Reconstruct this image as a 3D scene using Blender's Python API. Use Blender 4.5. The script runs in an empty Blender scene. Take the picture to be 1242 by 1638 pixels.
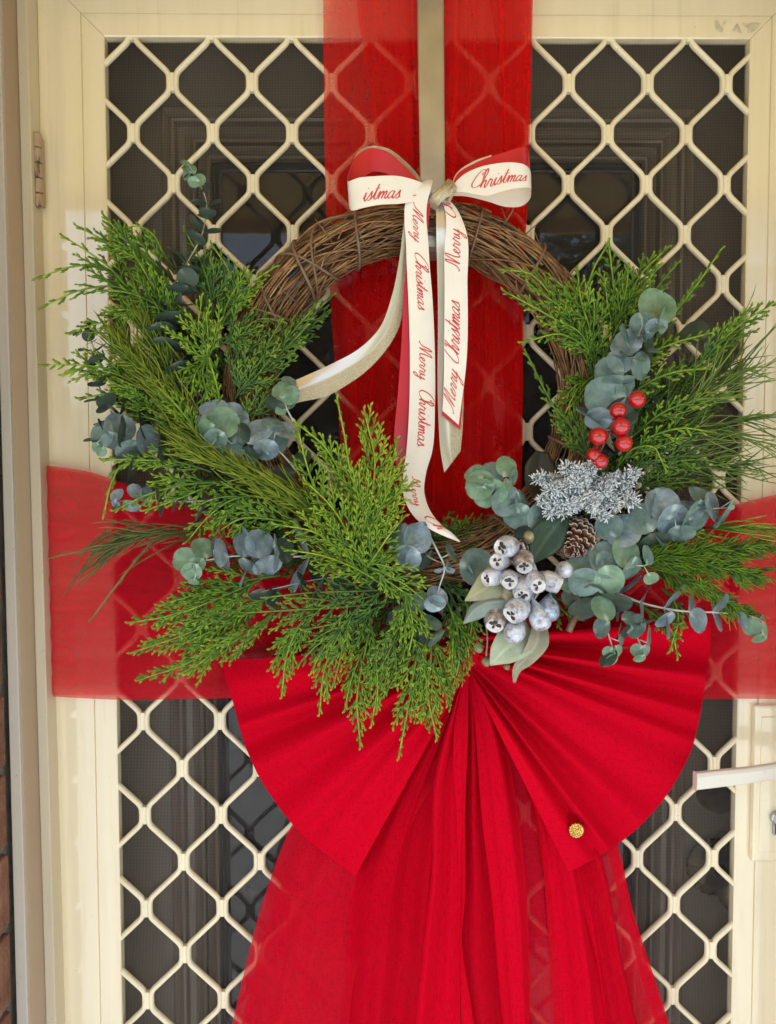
import bpy, math, random
import numpy as np
from mathutils import Vector, Matrix

SC = bpy.context.scene
COL = SC.collection
rng = np.random.default_rng(7)
random.seed(7)
PI = math.pi

# ------------------------------------------------------------------ camera
F_PX = 1231.0
PITCH, YAW, ROLL = 0.04648, -0.00992, -0.00194
CAM = np.array([0.0, -0.8325, 1.45])
_r = np.array([math.cos(YAW), math.sin(YAW), 0.0])
_f0 = np.array([-math.sin(YAW), math.cos(YAW), 0.0])
_u0 = np.array([0.0, 0.0, 1.0])
FWD = _f0 * math.cos(PITCH) - _u0 * math.sin(PITCH)
_up = _f0 * math.sin(PITCH) + _u0 * math.cos(PITCH)
RGT = _r * math.cos(ROLL) + _up * math.sin(ROLL)
UPV = _up * math.cos(ROLL) - _r * math.sin(ROLL)
cam_data = bpy.data.cameras.new('camera')
cam = bpy.data.objects.new('camera', cam_data)
COL.objects.link(cam)
cam_data.sensor_fit = 'VERTICAL'
cam_data.sensor_height = 24.0
cam_data.lens = 24.0 * F_PX / 1638.0
cam_data.clip_start = 0.01
cam_data.clip_end = 500.0
mw = Matrix.Identity(4)
for i in range(3):
    mw[i][0] = RGT[i]; mw[i][1] = UPV[i]; mw[i][2] = -FWD[i]; mw[i][3] = CAM[i]
cam.matrix_world = mw
SC.camera = cam

# ------------------------------------------------------------------ light
SUN_EL, SUN_AZ = math.radians(67), math.radians(-150)   # high sun, in front of the house and a little to its left
world = bpy.data.worlds.new('World')
SC.world = world
world.use_nodes = True
wn = world.node_tree
bg = wn.nodes['Background']
sky = wn.nodes.new('ShaderNodeTexSky')
sky.sky_type = 'NISHITA'
sky.sun_disc = False
sky.sun_elevation = SUN_EL
sky.sun_rotation = SUN_AZ
sky.air_density = 1.0
sky.dust_density = 3.0
sky.ozone_density = 1.0
wn.links.new(sky.outputs[0], bg.inputs[0])
bg.inputs[1].default_value = 0.15
sun_d = bpy.data.lights.new('sun', 'SUN')
sun_d.energy = 3.6
sun_d.angle = math.radians(0.5)
sun_d.color = (1.0, 0.95, 0.86)
sun = bpy.data.objects.new('sun', sun_d)
COL.objects.link(sun)
# direction towards the sun (rotation measured clockwise from +Y)
sdir = Vector((math.sin(SUN_AZ) * math.cos(SUN_EL), math.cos(SUN_AZ) * math.cos(SUN_EL), math.sin(SUN_EL)))
sun.rotation_euler = sdir.to_track_quat('Z', 'Y').to_euler()
sun.location = (-3, -6, 9)
SC.view_settings.view_transform = 'Standard'
SC.view_settings.look = 'None'
SC.view_settings.gamma = 1.0
SC.view_settings.exposure = 1.6
SC.view_settings.use_curve_mapping = False
SC.cycles.max_bounces = 10
SC.cycles.diffuse_bounces = 4
SC.cycles.glossy_bounces = 4
SC.cycles.transmission_bounces = 6
SC.cycles.transparent_max_bounces = 24
SC.cycles.caustics_reflective = False
SC.cycles.caustics_refractive = False
SC.cycles.use_denoising = True

# ------------------------------------------------------------------ helpers
def at(px, py, d=0.0):
    """the point where the ray through a photo pixel meets the plane d metres in front of the grille"""
    v = FWD + RGT * ((px - 621.0) / F_PX) + UPV * ((819.0 - py) / F_PX)
    s = (-d - CAM[1]) / v[1]
    return CAM + v * s

def px_of(p):
    v = np.asarray(p) - CAM
    w = v @ FWD
    return 621 + F_PX * (v @ RGT) / w, 819 - F_PX * (v @ UPV) / w

def tag(o, label=None, cat=None, group=None, kind=None):
    if label: o['label'] = label
    if cat: o['category'] = cat
    if group: o['group'] = group
    if kind: o['kind'] = kind
    return o

def empty(name, loc, label=None, cat=None, group=None):
    o = bpy.data.objects.new(name, None)
    COL.objects.link(o)
    o.location = tuple(loc)
    o.empty_display_size = 0.02
    return tag(o, label, cat, group)

class MB:
    """collects vertices and faces, then links them as one mesh object"""
    def __init__(self):
        self.v = []; self.f = []; self.n = 0; self.t = []; self.mi = []
    def add(self, verts, faces, tint=None, mi=0):
        verts = np.asarray(verts, float).reshape(-1, 3)
        self.v.append(verts)
        n = self.n
        for f in faces:
            self.f.append(tuple(int(i) + n for i in f))
        self.mi.extend([mi] * len(faces))
        self.t.append(np.full(len(verts), 0.0) if tint is None else np.broadcast_to(np.asarray(tint, float), (len(verts),)))
        self.n += len(verts)
    def box(self, x0, x1, y0, y1, z0, z1, mi=0):
        v = [(x, y, z) for x in (x0, x1) for y in (y0, y1) for z in (z0, z1)]
        self.add(v, [(0, 1, 3, 2), (4, 6, 7, 5), (0, 4, 5, 1), (2, 3, 7, 6), (0, 2, 6, 4), (1, 5, 7, 3)], mi=mi)
    def build(self, name, mat, parent=None, smooth=True, bevel=0.0, origin=None, auto=None):
        me = bpy.data.meshes.new(name)
        V = np.concatenate(self.v) if self.v else np.zeros((0, 3))
        off = np.zeros(3)
        if parent is not None:
            off = np.array(parent_world(parent))
        elif origin is not None:
            off = np.array(origin)
        me.from_pydata((V - off).tolist(), [], self.f)
        T = np.concatenate(self.t) if self.t else np.zeros(0)
        a = me.attributes.new('tint', 'FLOAT', 'POINT')
        a.data.foreach_set('value', T.astype(np.float32))
        mats = mat if isinstance(mat, (list, tuple)) else [mat]
        for m in mats: me.materials.append(m)
        if len(mats) > 1: me.polygons.foreach_set('material_index', self.mi)
        if smooth: me.polygons.foreach_set('use_smooth', [True] * len(me.polygons))
        me.update()
        o = bpy.data.objects.new(name, me)
        COL.objects.link(o)
        if parent is not None: o.parent = parent
        elif origin is not None: o.location = tuple(origin)
        if bevel:
            b = o.modifiers.new('bevel', 'BEVEL'); b.width = bevel; b.segments = 2; b.limit_method = 'ANGLE'; b.angle_limit = 0.7
            b.harden_normals = False
        if auto is not None:
            me.set_sharp_from_angle(angle=auto)
        return o

def parent_world(o):
    p = np.array(o.location)
    while o.parent is not None:
        o = o.parent; p = p + np.array(o.location)
    return p

def spline(pts, n):
    """Catmull-Rom through the points, n samples, evenly spread along the chord length"""
    P = np.asarray(pts, float)
    if len(P) == 2:
        t = np.linspace(0, 1, n)[:, None]
        return P[0] * (1 - t) + P[1] * t
    d = np.linalg.norm(np.diff(P, axis=0), axis=1); d = np.maximum(d, 1e-9)
    k = np.concatenate([[0], np.cumsum(d)])
    # hermite with finite-difference tangents
    m = np.zeros_like(P)
    m[0] = (P[1] - P[0]) / d[0]; m[-1] = (P[-1] - P[-2]) / d[-1]
    for i in range(1, len(P) - 1):
        a = (P[i] - P[i - 1]) / d[i - 1]; b = (P[i + 1] - P[i]) / d[i]
        m[i] = (a * d[i] + b * d[i - 1]) / (d[i] + d[i - 1])
    s = np.linspace(0, k[-1], n)
    i = np.clip(np.searchsorted(k, s, side='right') - 1, 0, len(P) - 2)
    h = d[i]; u = ((s - k[i]) / h)[:, None]; h = h[:, None]
    return ((2*u**3 - 3*u**2 + 1) * P[i] + (u**3 - 2*u**2 + u) * h * m[i] + (-2*u**3 + 3*u**2) * P[i+1] + (u**3 - u**2) * h * m[i+1])

def unit(v):
    v = np.asarray(v, float)
    return v / np.maximum(np.linalg.norm(v, axis=-1, keepdims=True), 1e-12)

def tube(mb, path, rad, sides=6, flat=1.0, axis=(0, -1, 0), cap=True, tint=None, mi=0, rounded=False):
    """sweep: 'rad' per point; flat scales the radius along the axis direction"""
    P = np.asarray(path, float); n = len(P)
    R = np.broadcast_to(np.asarray(rad, float), (n,))
    T = np.empty_like(P)
    T[1:-1] = P[2:] - P[:-2]; T[0] = P[1] - P[0]; T[-1] = P[-1] - P[-2]
    T = unit(T)
    A = np.asarray(axis, float)
    N = np.cross(T, A)
    l = np.linalg.norm(N, axis=1)
    if (l < 0.05).any():
        A2 = np.array([0.31, 0.2, 0.93]); N2 = np.cross(T, A2); N[l < 0.05] = N2[l < 0.05]
    N = unit(N); B = unit(np.cross(N, T))
    a = np.arange(sides) * 2 * PI / sides
    V = P[:, None, :] + R[:, None, None] * (np.cos(a)[None, :, None] * N[:, None, :] + flat * np.sin(a)[None, :, None] * B[:, None, :])
    faces = []
    for i in range(n - 1):
        for j in range(sides):
            k = (j + 1) % sides
            faces.append((i*sides+j, i*sides+k, (i+1)*sides+k, (i+1)*sides+j))
    if cap:
        faces.append(tuple(range(sides - 1, -1, -1)))
        faces.append(tuple((n-1)*sides + j for j in range(sides)))
    tt = None
    if tint is not None:
        tt = np.repeat(np.broadcast_to(np.asarray(tint, float), (n,)), sides)
    mb.add(V.reshape(-1, 3), faces, tt, mi)

def grid(mb, G, tint=None, mi=0, flip=False, wrap=False):
    """G: (n, m, 3) array of points -> quads"""
    n, m = G.shape[:2]
    idx = np.arange(n * m).reshape(n, m)
    if wrap: idx = np.concatenate([idx, idx[:, :1]], axis=1)
    q = np.stack([idx[:-1, :-1], idx[:-1, 1:], idx[1:, 1:], idx[1:, :-1]], -1).reshape(-1, 4)
    if flip: q = q[:, ::-1]
    mb.add(G.reshape(-1, 3), q.tolist(), None if tint is None else np.asarray(tint).reshape(-1), mi)

def revolve(mb, prof, origin, axis, seg=16, tint=None, mi=0, lobes=0, amp=0.0):
    """prof: list of (radius, height) turned about axis through origin"""
    ax = unit(np.asarray(axis, float))
    h = np.array([0, 0, 1.0]) if abs(ax[2]) < 0.9 else np.array([1.0, 0, 0])
    u = unit(np.cross(ax, h)); w = np.cross(ax, u)
    a = np.arange(seg) * 2 * PI / seg
    pr = np.asarray(prof, float)
    k = 1 + amp * np.cos(lobes * a)
    G = np.asarray(origin) + pr[:, 1][:, None, None] * ax + pr[:, 0][:, None, None] * k[None, :, None] * (np.cos(a)[None, :, None] * u + np.sin(a)[None, :, None] * w)
    grid(mb, G, tint=None if tint is None else np.repeat(np.asarray(tint), seg), mi=mi, wrap=True)

# ------------------------------------------------------------------ materials
def new_mat(name):
    m = bpy.data.materials.new(name); m.use_nodes = True
    nt = m.node_tree
    return m, nt, nt.nodes['Principled BSDF'], nt.nodes['Material Output']

def nd(nt, typ, **kw):
    n = nt.nodes.new(typ)
    for k, v in kw.items():
        if k.startswith('i_'):
            key = k[2:]
            key = int(key) if key.isdigit() else key.replace('_', ' ')
            n.inputs[key].default_value = v
        else: setattr(n, k, v)
    return n

def coords(nt, scale=(1, 1, 1), world=True):
    """object or world position, scaled per axis"""
    if world:
        g = nd(nt, 'ShaderNodeNewGeometry'); out = g.outputs['Position']
    else:
        g = nd(nt, 'ShaderNodeTexCoord'); out = g.outputs['Object']
    m = nd(nt, 'ShaderNodeMapping'); m.inputs['Scale'].default_value = scale
    nt.links.new(out, m.inputs['Vector'])
    return m.outputs[0]

def ramp(nt, fac, stops):
    r = nd(nt, 'ShaderNodeValToRGB')
    e = r.color_ramp.elements
    while len(e) < len(stops): e.new(0.5)
    for x, (p, c) in zip(e, stops):
        x.position = p; x.color = (*c, 1) if len(c) == 3 else c
    nt.links.new(fac, r.inputs[0])
    return r.outputs[0]

def noisy(name, c1, c2, scale=20, rough=0.5, bump=0.0, bscale=None, stretch=(1, 1, 1), spec=0.5, detail=4, metallic=0.0, bdist=0.001,
          p=(0.3, 0.7), coat=0.0, sheen=0.0, speck=0.0):
    m, nt, b, out = new_mat(name)
    v = coords(nt, stretch)
    n = nd(nt, 'ShaderNodeTexNoise', i_Scale=scale, i_Detail=detail); nt.links.new(v, n.inputs['Vector'])
    base = ramp(nt, n.outputs[0], [(p[0], c1), (p[1], c2)])
    if speck:                                          # dust specks, chips and rubbed streaks
        for sc_, lo, hi, am, st, cc in ((420, .70, .76, speck, (1, 1, 1), (0.16, 0.12, 0.08, 1)), (30, .58, .80, speck * .35, (3.5, 1, .25), (0.34, 0.27, 0.17, 1))):
            ns = nd(nt, 'ShaderNodeTexNoise', i_Scale=sc_, i_Detail=3); nt.links.new(coords(nt, st), ns.inputs['Vector'])
            mr = nd(nt, 'ShaderNodeMapRange', i_1=lo, i_2=hi, i_4=am); nt.links.new(ns.outputs[0], mr.inputs[0])
            mm = nd(nt, 'ShaderNodeMixRGB'); mm.inputs[2].default_value = cc
            nt.links.new(mr.outputs[0], mm.inputs[0]); nt.links.new(base, mm.inputs[1]); base = mm.outputs[0]
    nt.links.new(base, b.inputs['Base Color'])
    b.inputs['Roughness'].default_value = rough
    b.inputs['Specular IOR Level'].default_value = spec
    b.inputs['Metallic'].default_value = metallic
    b.inputs['Coat Weight'].default_value = coat; b.inputs['Coat Roughness'].default_value = 0.04
    if sheen:
        b.inputs['Sheen Weight'].default_value = sheen; b.inputs['Sheen Roughness'].default_value = 0.4
    if bump:
        n2 = nd(nt, 'ShaderNodeTexNoise', i_Scale=bscale or scale * 4, i_Detail=3); nt.links.new(v, n2.inputs['Vector'])
        bp = nd(nt, 'ShaderNodeBump', i_Strength=bump, i_Distance=bdist); nt.links.new(n2.outputs[0], bp.inputs['Height'])
        nt.links.new(bp.outputs[0], b.inputs['Normal'])
    return m

MAT = {}
MAT['cream'] = noisy('cream_powder_coat', (0.81, 0.69, 0.455), (0.86, 0.745, 0.51), 9, 0.07, 0.10, 3.0, (7, 1, 0.25), 0.55, bdist=0.003, coat=0.7, speck=0.6)
MAT['grille'] = noisy('cream_grille_paint', (0.80, 0.69, 0.46), (0.86, 0.76, 0.53), 30, 0.2, 0.05, 200, spec=0.4, bdist=0.0005, speck=0.8)
MAT['jamb_tan'] = noisy('tan_jamb_paint', (0.40, 0.28, 0.165), (0.47, 0.34, 0.21), 14, 0.5, 0.15, 60, (1, 1, 0.12), bdist=0.001)
MAT['jamb_cream'] = noisy('cream_jamb_paint', (0.56, 0.47, 0.32), (0.64, 0.55, 0.39), 14, 0.45, 0.2, 80, (1, 1, 0.15), bdist=0.001, speck=0.8)
MAT['jamb_white'] = noisy('white_jamb_paint', (0.56, 0.50, 0.40), (0.64, 0.58, 0.49), 14, 0.5, 0.2, 80, (1, 1, 0.15), bdist=0.001, speck=0.8)
MAT['residue'] = noisy('sticker_residue', (0.52, 0.42, 0.26), (0.74, 0.63, 0.42), 160, 0.6)
MAT['hinge'] = noisy('hinge_paint_rust', (0.10, 0.05, 0.028), (0.42, 0.29, 0.18), 120, 0.5, 0.4, 400, (1, 1, 0.25), p=(0.30, 0.40))
MAT['brick'] = noisy('red_brown_brick', (0.17, 0.07, 0.04), (0.30, 0.15, 0.09), 28, 0.9, 0.9, 140, bdist=0.003)
MAT['mortar'] = noisy('mortar', (0.26, 0.22, 0.17), (0.38, 0.33, 0.27), 60, 0.95, 0.7, 300, bdist=0.002)
MAT['door'] = noisy('brown_door_paint', (0.26, 0.20, 0.14), (0.32, 0.25, 0.18), 10, 0.25, 0.1, 60, (1, 1, 0.1))
MAT['door_dark'] = noisy('dark_glazing_bead', (0.028, 0.026, 0.027), (0.045, 0.04, 0.04), 15, 0.3)
MAT['bronze'] = noisy('aged_bronze', (0.06, 0.04, 0.025), (0.16, 0.105, 0.055), 60, 0.24, 0.2, 150, metallic=0.5)
MAT['steel'] = noisy('lock_steel', (0.35, 0.35, 0.36), (0.5, 0.5, 0.5), 80, 0.25, metallic=1.0)
MAT['black'] = noisy('keyway_black', (0.01, 0.01, 0.01), (0.02, 0.02, 0.02), 50, 0.5)
MAT['scuffed'] = noisy('scuffed_cream_handle', (0.50, 0.46, 0.38), (0.70, 0.65, 0.54), 110, 0.25, 0.1, 260, p=(0.22, 0.36))
MAT['paving'] = noisy('pale_paving', (0.32, 0.345, 0.36), (0.39, 0.415, 0.43), 4, 0.85, 0.3, 90, bdist=0.002)
MAT['ceiling'] = noisy('warm_timber_soffit', (0.88, 0.52, 0.07), (0.92, 0.58, 0.10), 5, 0.5, stretch=(0.3, 4, 1))
MAT['lawn'] = noisy('lawn', (0.05, 0.09, 0.02), (0.09, 0.13, 0.03), 6, 0.9)
MAT['bark'] = noisy('bark', (0.10, 0.07, 0.05), (0.18, 0.14, 0.10), 12, 0.9, 0.8, 40, (1, 1, 0.2), bdist=0.01)
MAT['treeleaf'] = noisy('tree_leaves', (0.035, 0.065, 0.02), (0.08, 0.12, 0.035), 3, 0.6)

def glass_mat():
    m, nt, b, out = new_mat('dark_door_glass')
    b.inputs['Base Color'].default_value = (0.012, 0.012, 0.014, 1)
    b.inputs['Roughness'].default_value = 0.02
    b.inputs['IOR'].default_value = 1.62
    return m
MAT['glass'] = glass_mat()

def screen_mat():
    """woven fibreglass insect screen: opaque threads, open holes"""
    m, nt, b, out = new_mat('insect_mesh')
    g = nd(nt, 'ShaderNodeNewGeometry'); s = nd(nt, 'ShaderNodeSeparateXYZ'); nt.links.new(g.outputs['Position'], s.inputs[0])
    def wave(o):
        a = nd(nt, 'ShaderNodeMath', operation='MULTIPLY', i_1=2 * PI / 0.0016); nt.links.new(o, a.inputs[0])
        c = nd(nt, 'ShaderNodeMath', operation='SINE'); nt.links.new(a.outputs[0], c.inputs[0])
        r = nd(nt, 'ShaderNodeMapRange', i_1=0.68, i_2=0.9); nt.links.new(c.outputs[0], r.inputs[0])
        return r.outputs[0]
    mx = nd(nt, 'ShaderNodeMath', operation='MAXIMUM'); nt.links.new(wave(s.outputs[0]), mx.inputs[0]); nt.links.new(wave(s.outputs[2]), mx.inputs[1])
    k = nd(nt, 'ShaderNodeMath', operation='MULTIPLY', i_1=0.5); nt.links.new(mx.outputs[0], k.inputs[0])
    b.inputs['Base Color'].default_value = (0.045, 0.038, 0.032, 1)
    b.inputs['Roughness'].default_value = 0.6
    nt.links.new(k.outputs[0], b.inputs['Alpha'])
    return m
MAT['screen'] = screen_mat()

# ------------------------------------------------------------------ the setting
def flat_sheet(name, x0, x1, y0, y1, z, mat):
    mb = MB(); mb.add([(x0, y0, z), (x1, y0, z), (x1, y1, z), (x0, y1, z)], [(0, 1, 2, 3)])
    return tag(mb.build(name, mat, smooth=False), kind='structure')
flat_sheet('ground', -150, 150, -200, 60, 0.0, MAT['lawn'])
flat_sheet('pavement', -6, 6, -7.0, 0.6, 0.004, MAT['paving'])
mb = MB(); mb.box(-4, 4, -1.28, 0.45, 2.20, 2.24); mb.box(-4, 4, -1.30, -1.28, 2.165, 2.36)
tag(mb.build('porch_ceiling', MAT['ceiling'], smooth=False), kind='structure')

# ------------------------------------------------------------------ security door
HX, HZ = 0.0418, 0.0418 * 1.2525
NX0, NZ0 = -0.2177, 1.45 + 0.41398          # node of column 0, row 0
FD = 0.005                                   # the frame's face stands this far in front of the grille
def X(px, py, d=FD): return at(px, py, d)[0]
def Z(px, py, d=FD): return at(px, py, d)[2]
xl0 = (X(58, 0) + X(95, 1638)) / 2
xl1 = (X(134, 0) + X(157.5, 1638)) / 2
xl2 = (X(167, 57) + X(195, 1638)) / 2
xr2 = (X(1204, 62) + X(1168, 1638)) / 2
xr1 = xr2 + (xl2 - xl1) * 0.95
xr0 = xr2 + (xl2 - xl0)
zt2 = (Z(170, 57) + Z(1200, 62)) / 2
zt1 = (Z(135, 22) + Z(1215, 24)) / 2
zt0 = zt2 + (xl2 - xl0)
ZB = 0.03
door = empty('security_door', ((xl0 + xr0) / 2, 0, ZB), 'cream security screen door with diamond grille, seen behind the wreath', 'security door')

def frame_member(a0, a1, a2, lo, hi, vertical=True):
    """moulded aluminium section from outer edge a0 over a groove at a1 to inner edge a2; mitred ends"""
    s = 1 if a2 > a0 else -1
    g = 0.0009
    prof = [(a0, -0.008), (a0, FD - 0.0015), (a0 + s*0.0015, FD), (a1 - s*g, FD), (a1 - s*g*0.4, FD - 0.002), (a1 + s*g*0.4, FD - 0.002),
            (a1 + s*g, FD - 0.0004), (a2 - s*0.0012, FD - 0.0004), (a2, FD - 0.0016), (a2, -0.008)]
    mb = MB()
    w = abs(a2 - a0)
    def ends(a):
        t = abs(a - a0)
        return lo + (t if lo is not None else 0), hi - t
    pts = []
    for a, d in prof:
        l, h = ends(a)
        if vertical: pts.append([(a, -d, l), (a, -d, h)])
        else: pts.append([(l, -d, a), (h, -d, a)])
    G = np.array(pts)
    grid(mb, G)
    n = len(prof)
    mb.f.append(tuple(2*i for i in range(n))); mb.f.append(tuple(2*i+1 for i in range(n)[::-1])); mb.mi += [0, 0]
    return mb
mg = 0.00025
frame_member(xl0, xl1, xl2, ZB, zt0 - mg).build('stile', MAT['cream'], door, smooth=False)
frame_member(xr0, xr1, xr2, ZB, zt0 - mg).build('stile', MAT['cream'], door, smooth=False)
frame_member(zt0, zt1, zt2, xl0 + mg, xr0 - mg, False).build('top_rail', MAT['cream'], door, smooth=False)
frame_member(ZB, ZB + (xl1 - xl0), ZB + (xl2 - xl0), xl0 + mg, xr0 - mg, False).build('bottom_rail', MAT['cream'], door, smooth=False)

# diamond grille: each zigzag strand is a bar of its own
W2, WR_ = 0.0036, 0.0031
def strand_path(m):
    pts = []
    j0, j1 = -2, 34
    for j in range(j0, j1 + 1):
        if (m + j) % 2 == 0: x = NX0 + m * HX + W2
        else: x = NX0 + (m + 1) * HX - W2
        z = NZ0 - j * HZ
        pts.append((x, z + 0.0098)); pts.append((x, z - 0.0098))
    P = np.array(pts); out = []
    for i in range(len(P)):
        if i in (0, len(P) - 1): out.append(P[i]); continue
        a = P[i] + unit(P[i-1] - P[i]) * 0.0055; b = P[i] + unit(P[i+1] - P[i]) * 0.0055
        for t in (0, 0.33, 0.67, 1): out.append((1-t)**2 * a + 2*t*(1-t) * P[i] + t*t * b)
    o = np.array(out)
    keep = (o[:, 1] < zt2 + 0.035) & (o[:, 1] > ZB + 0.06)
    o = o[keep]
    return np.stack([o[:, 0], np.zeros(len(o)), o[:, 1]], 1)
for m in range(-2, 15):
    mb = MB()
    tube(mb, strand_path(m), WR_, sides=12, flat=1.3)
    for j in range(-1, 34):
        if (m + j) % 2 == 0:                        # the weld that fills the node between two strands
            xc, zc = NX0 + m * HX, NZ0 - j * HZ
            mb.box(xc - 0.0018, xc + 0.0018, -0.0027, 0.003, zc - 0.0095, zc + 0.0095)
    mb.build('grille_bar', MAT['grille'], door, auto=0.8)
mb = MB()
mb.box(xl2 - 0.01, xr2 + 0.01, 0.0045, 0.0055, ZB + 0.05, zt2 + 0.008)
mb.build('insect_screen', MAT['screen'], door, smooth=False)
# hinge on the left stile
hx0 = X(60, 272, 0.018)
hg = None
za, zb_ = Z(60, 212, 0.018), Z(60, 334, 0.018)
for k in range(5):
    z1 = za + (zb_ - za) * k / 5; z0 = za + (zb_ - za) * (k + 1) / 5 + 0.0009
    mb = MB(); revolve(mb, [(0.0, z0 - z0), (0.0034, 0), (0.0046, 0.0012), (0.0046, z1 - z0 - 0.0012), (0.0034, z1 - z0), (0, z1 - z0)], (hx0, -0.017, z0), (0, 0, 1), 14)
    if hg is None:
        leaf = MB(); leaf.box(hx0 - 0.003, hx0 + 0.0035, -0.0135, -0.008, zb_ + 0.004, za - 0.004)
        hg = leaf.build('hinge', MAT['hinge'], door, smooth=False)
    mb.build('knuckle', MAT['hinge'], hg, auto=0.7)
# worn sticker residue on the top rail
mb = MB()
for poly in ([(1143, 34), (1149, 32), (1152, 40), (1157, 45), (1156, 52), (1149, 50), (1145, 45)], [(1158, 33), (1164, 33), (1161, 38), (1157, 42)],
             [(1172, 48), (1180, 36), (1184, 45), (1187, 53), (1182, 52), (1179, 46), (1175, 52)], [(1188, 36), (1196, 38), (1205, 36), (1217, 37), (1213, 45), (1203, 52), (1196, 53), (1197, 45), (1190, 42)]):
    n = len(poly); v = [at(x, y, FD + 0.0002) for x, y in poly]
    mb.add(v, [tuple(range(n))])
mb.build('sticker_residue', MAT['residue'], door, smooth=False)
# lock plate, cylinder and lever on the right stile
lp = MB()
lx0 = X(1213, 1135, 0.02); zl1, zl0 = Z(1230, 1132, 0.02), Z(1230, 1385, 0.02)
lp.box(lx0, lx0 + 0.05, -FD - 0.008, -FD + 0.0005, zl0, zl1)
lock = lp.build('lock_plate', MAT['cream'], door, smooth=False, bevel=0.003)
pl = MB(); pl.box(lx0 + 0.007, lx0 + 0.045, -FD - 0.0095, -FD - 0.0075, zl0 + 0.012, zl1 - 0.012)
pl.build('raised_panel', MAT['cream'], lock, smooth=False, bevel=0.0012)
c = at(1243, 1308, FD + 0.012)
mb = MB(); revolve(mb, [(0, 0.004), (0.0062, 0.004), (0.0072, 0.003), (0.0072, -0.002)], c, (0, -1, 0), 24)
mb.box(c[0] - 0.0040, c[0] + 0.0040, c[1] - 0.0025, c[1] + 0.002, c[2] - 0.0185, c[2] - 0.004)
kc = mb.build('lock_cylinder', MAT['steel'], lock, auto=0.6)
mb = MB(); mb.box(c[0] - 0.0012, c[0] + 0.0012, c[1] - 0.0044, c[1] - 0.0038, c[2] - 0.004, c[2] + 0.004)
mb.box(c[0] - 0.0028, c[0] + 0.0028, c[1] - 0.0030, c[1] - 0.0024, c[2] - 0.017, c[2] - 0.006)
mb.build('keyway', MAT['black'], kc, smooth=False)
P = spline([at(1111, 1248.5, 0.062), at(1150, 1244, 0.064), at(1195, 1239, 0.064), at(1245, 1231, 0.060), at(1290, 1222, 0.052)], 20)
G = []
for i, p in enumerate(P):
    hh = 0.0092 - 0.0012 * (i / 19); dd = 0.0055
    sec = [(0, -hh), (-dd*0.75, -hh*0.95), (-dd, -hh*0.6), (-dd*1.05, hh*0.55), (-dd*0.7, hh*0.95), (0, hh), (dd*0.6, hh*0.8), (dd*0.6, -hh*0.8)]
    G.append([p + np.array([0, a, b]) for a, b in sec])
mb = MB(); grid(mb, np.array(G), wrap=True)
mb.f.append(tuple(range(8))); mb.f.append(tuple(range(len(P)*8-1, len(P)*8-9, -1))); mb.mi += [0, 0]
lev = mb.build('lever_handle', MAT['scuffed'], door, bevel=0.0008, auto=0.5)
mb = MB(); c2 = at(1283, 1226, 0.03); revolve(mb, [(0.011, 0), (0.011, 0.012), (0.0085, 0.014), (0.0085, 0.034), (0, 0.034)], c2 + np.array([0, 0.011, 0]), (0, -1, 0), 20)
mb.build('spindle', MAT['cream'], lev, auto=0.6)

# ------------------------------------------------------------------ door jamb (left), head and right jamb
jamb = empty('door_jamb', (xl0 - 0.03, 0, 0.0), 'painted timber door jamb in cream and tan strips beside the hinges', 'door jamb')
def strip_v(name, top, bot, d, thick, mat):
    """vertical board between px edges at photo rows 0 and 1638, extended to the floor and over the head"""
    mb = MB()
    P = {}
    for e in (0, 1):
        a = at(top[e], 0, d); b = at(bot[e], 1638, d)
        u = (a - b) / (a[2] - b[2])
        P[e] = (a + u * (zt0 + 0.03 - a[2]), b - u * (b[2] - 0.004))
    v = []
    for e in (0, 1):
        for q in P[e]:
            v.append(q); v.append(q + np.array([0, thick, 0]))
    mb.add(v, [(0, 4, 6, 2), (1, 3, 7, 5), (0, 2, 3, 1), (4, 5, 7, 6), (0, 1, 5, 4), (2, 6, 7, 3)])
    return mb.build(name, mat, jamb, smooth=False, bevel=0.001)
strip_v('edge_strip', (-16, -1), (27, 45), 0.030, 0.06, MAT['jamb_white'])
strip_v('recess_board', (-1.3, 26.5), (44.7, 74.3), 0.024, 0.05, MAT['jamb_tan'])
strip_v('stop_strip', (26, 43), (74, 90), 0.028, 0.05, MAT['jamb_cream'])
strip_v('rebate_board', (40, 66), (86, 99), -0.022, 0.02, MAT['jamb_tan'])
mb = MB(); mb.box(xl0 - 0.03, xr0 + 0.03, -0.028, 0.03, zt0 + 0.004, zt0 + 0.04)
mb.build('head_board', MAT['jamb_cream'], jamb, smooth=False, bevel=0.001)
mb = MB(); mb.box(xr0 + 0.004, xr0 + 0.04, -0.028, 0.03, 0.004, zt0 + 0.0035)
mb.build('lock_side_board', MAT['jamb_cream'], jamb, smooth=False, bevel=0.001)

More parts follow.
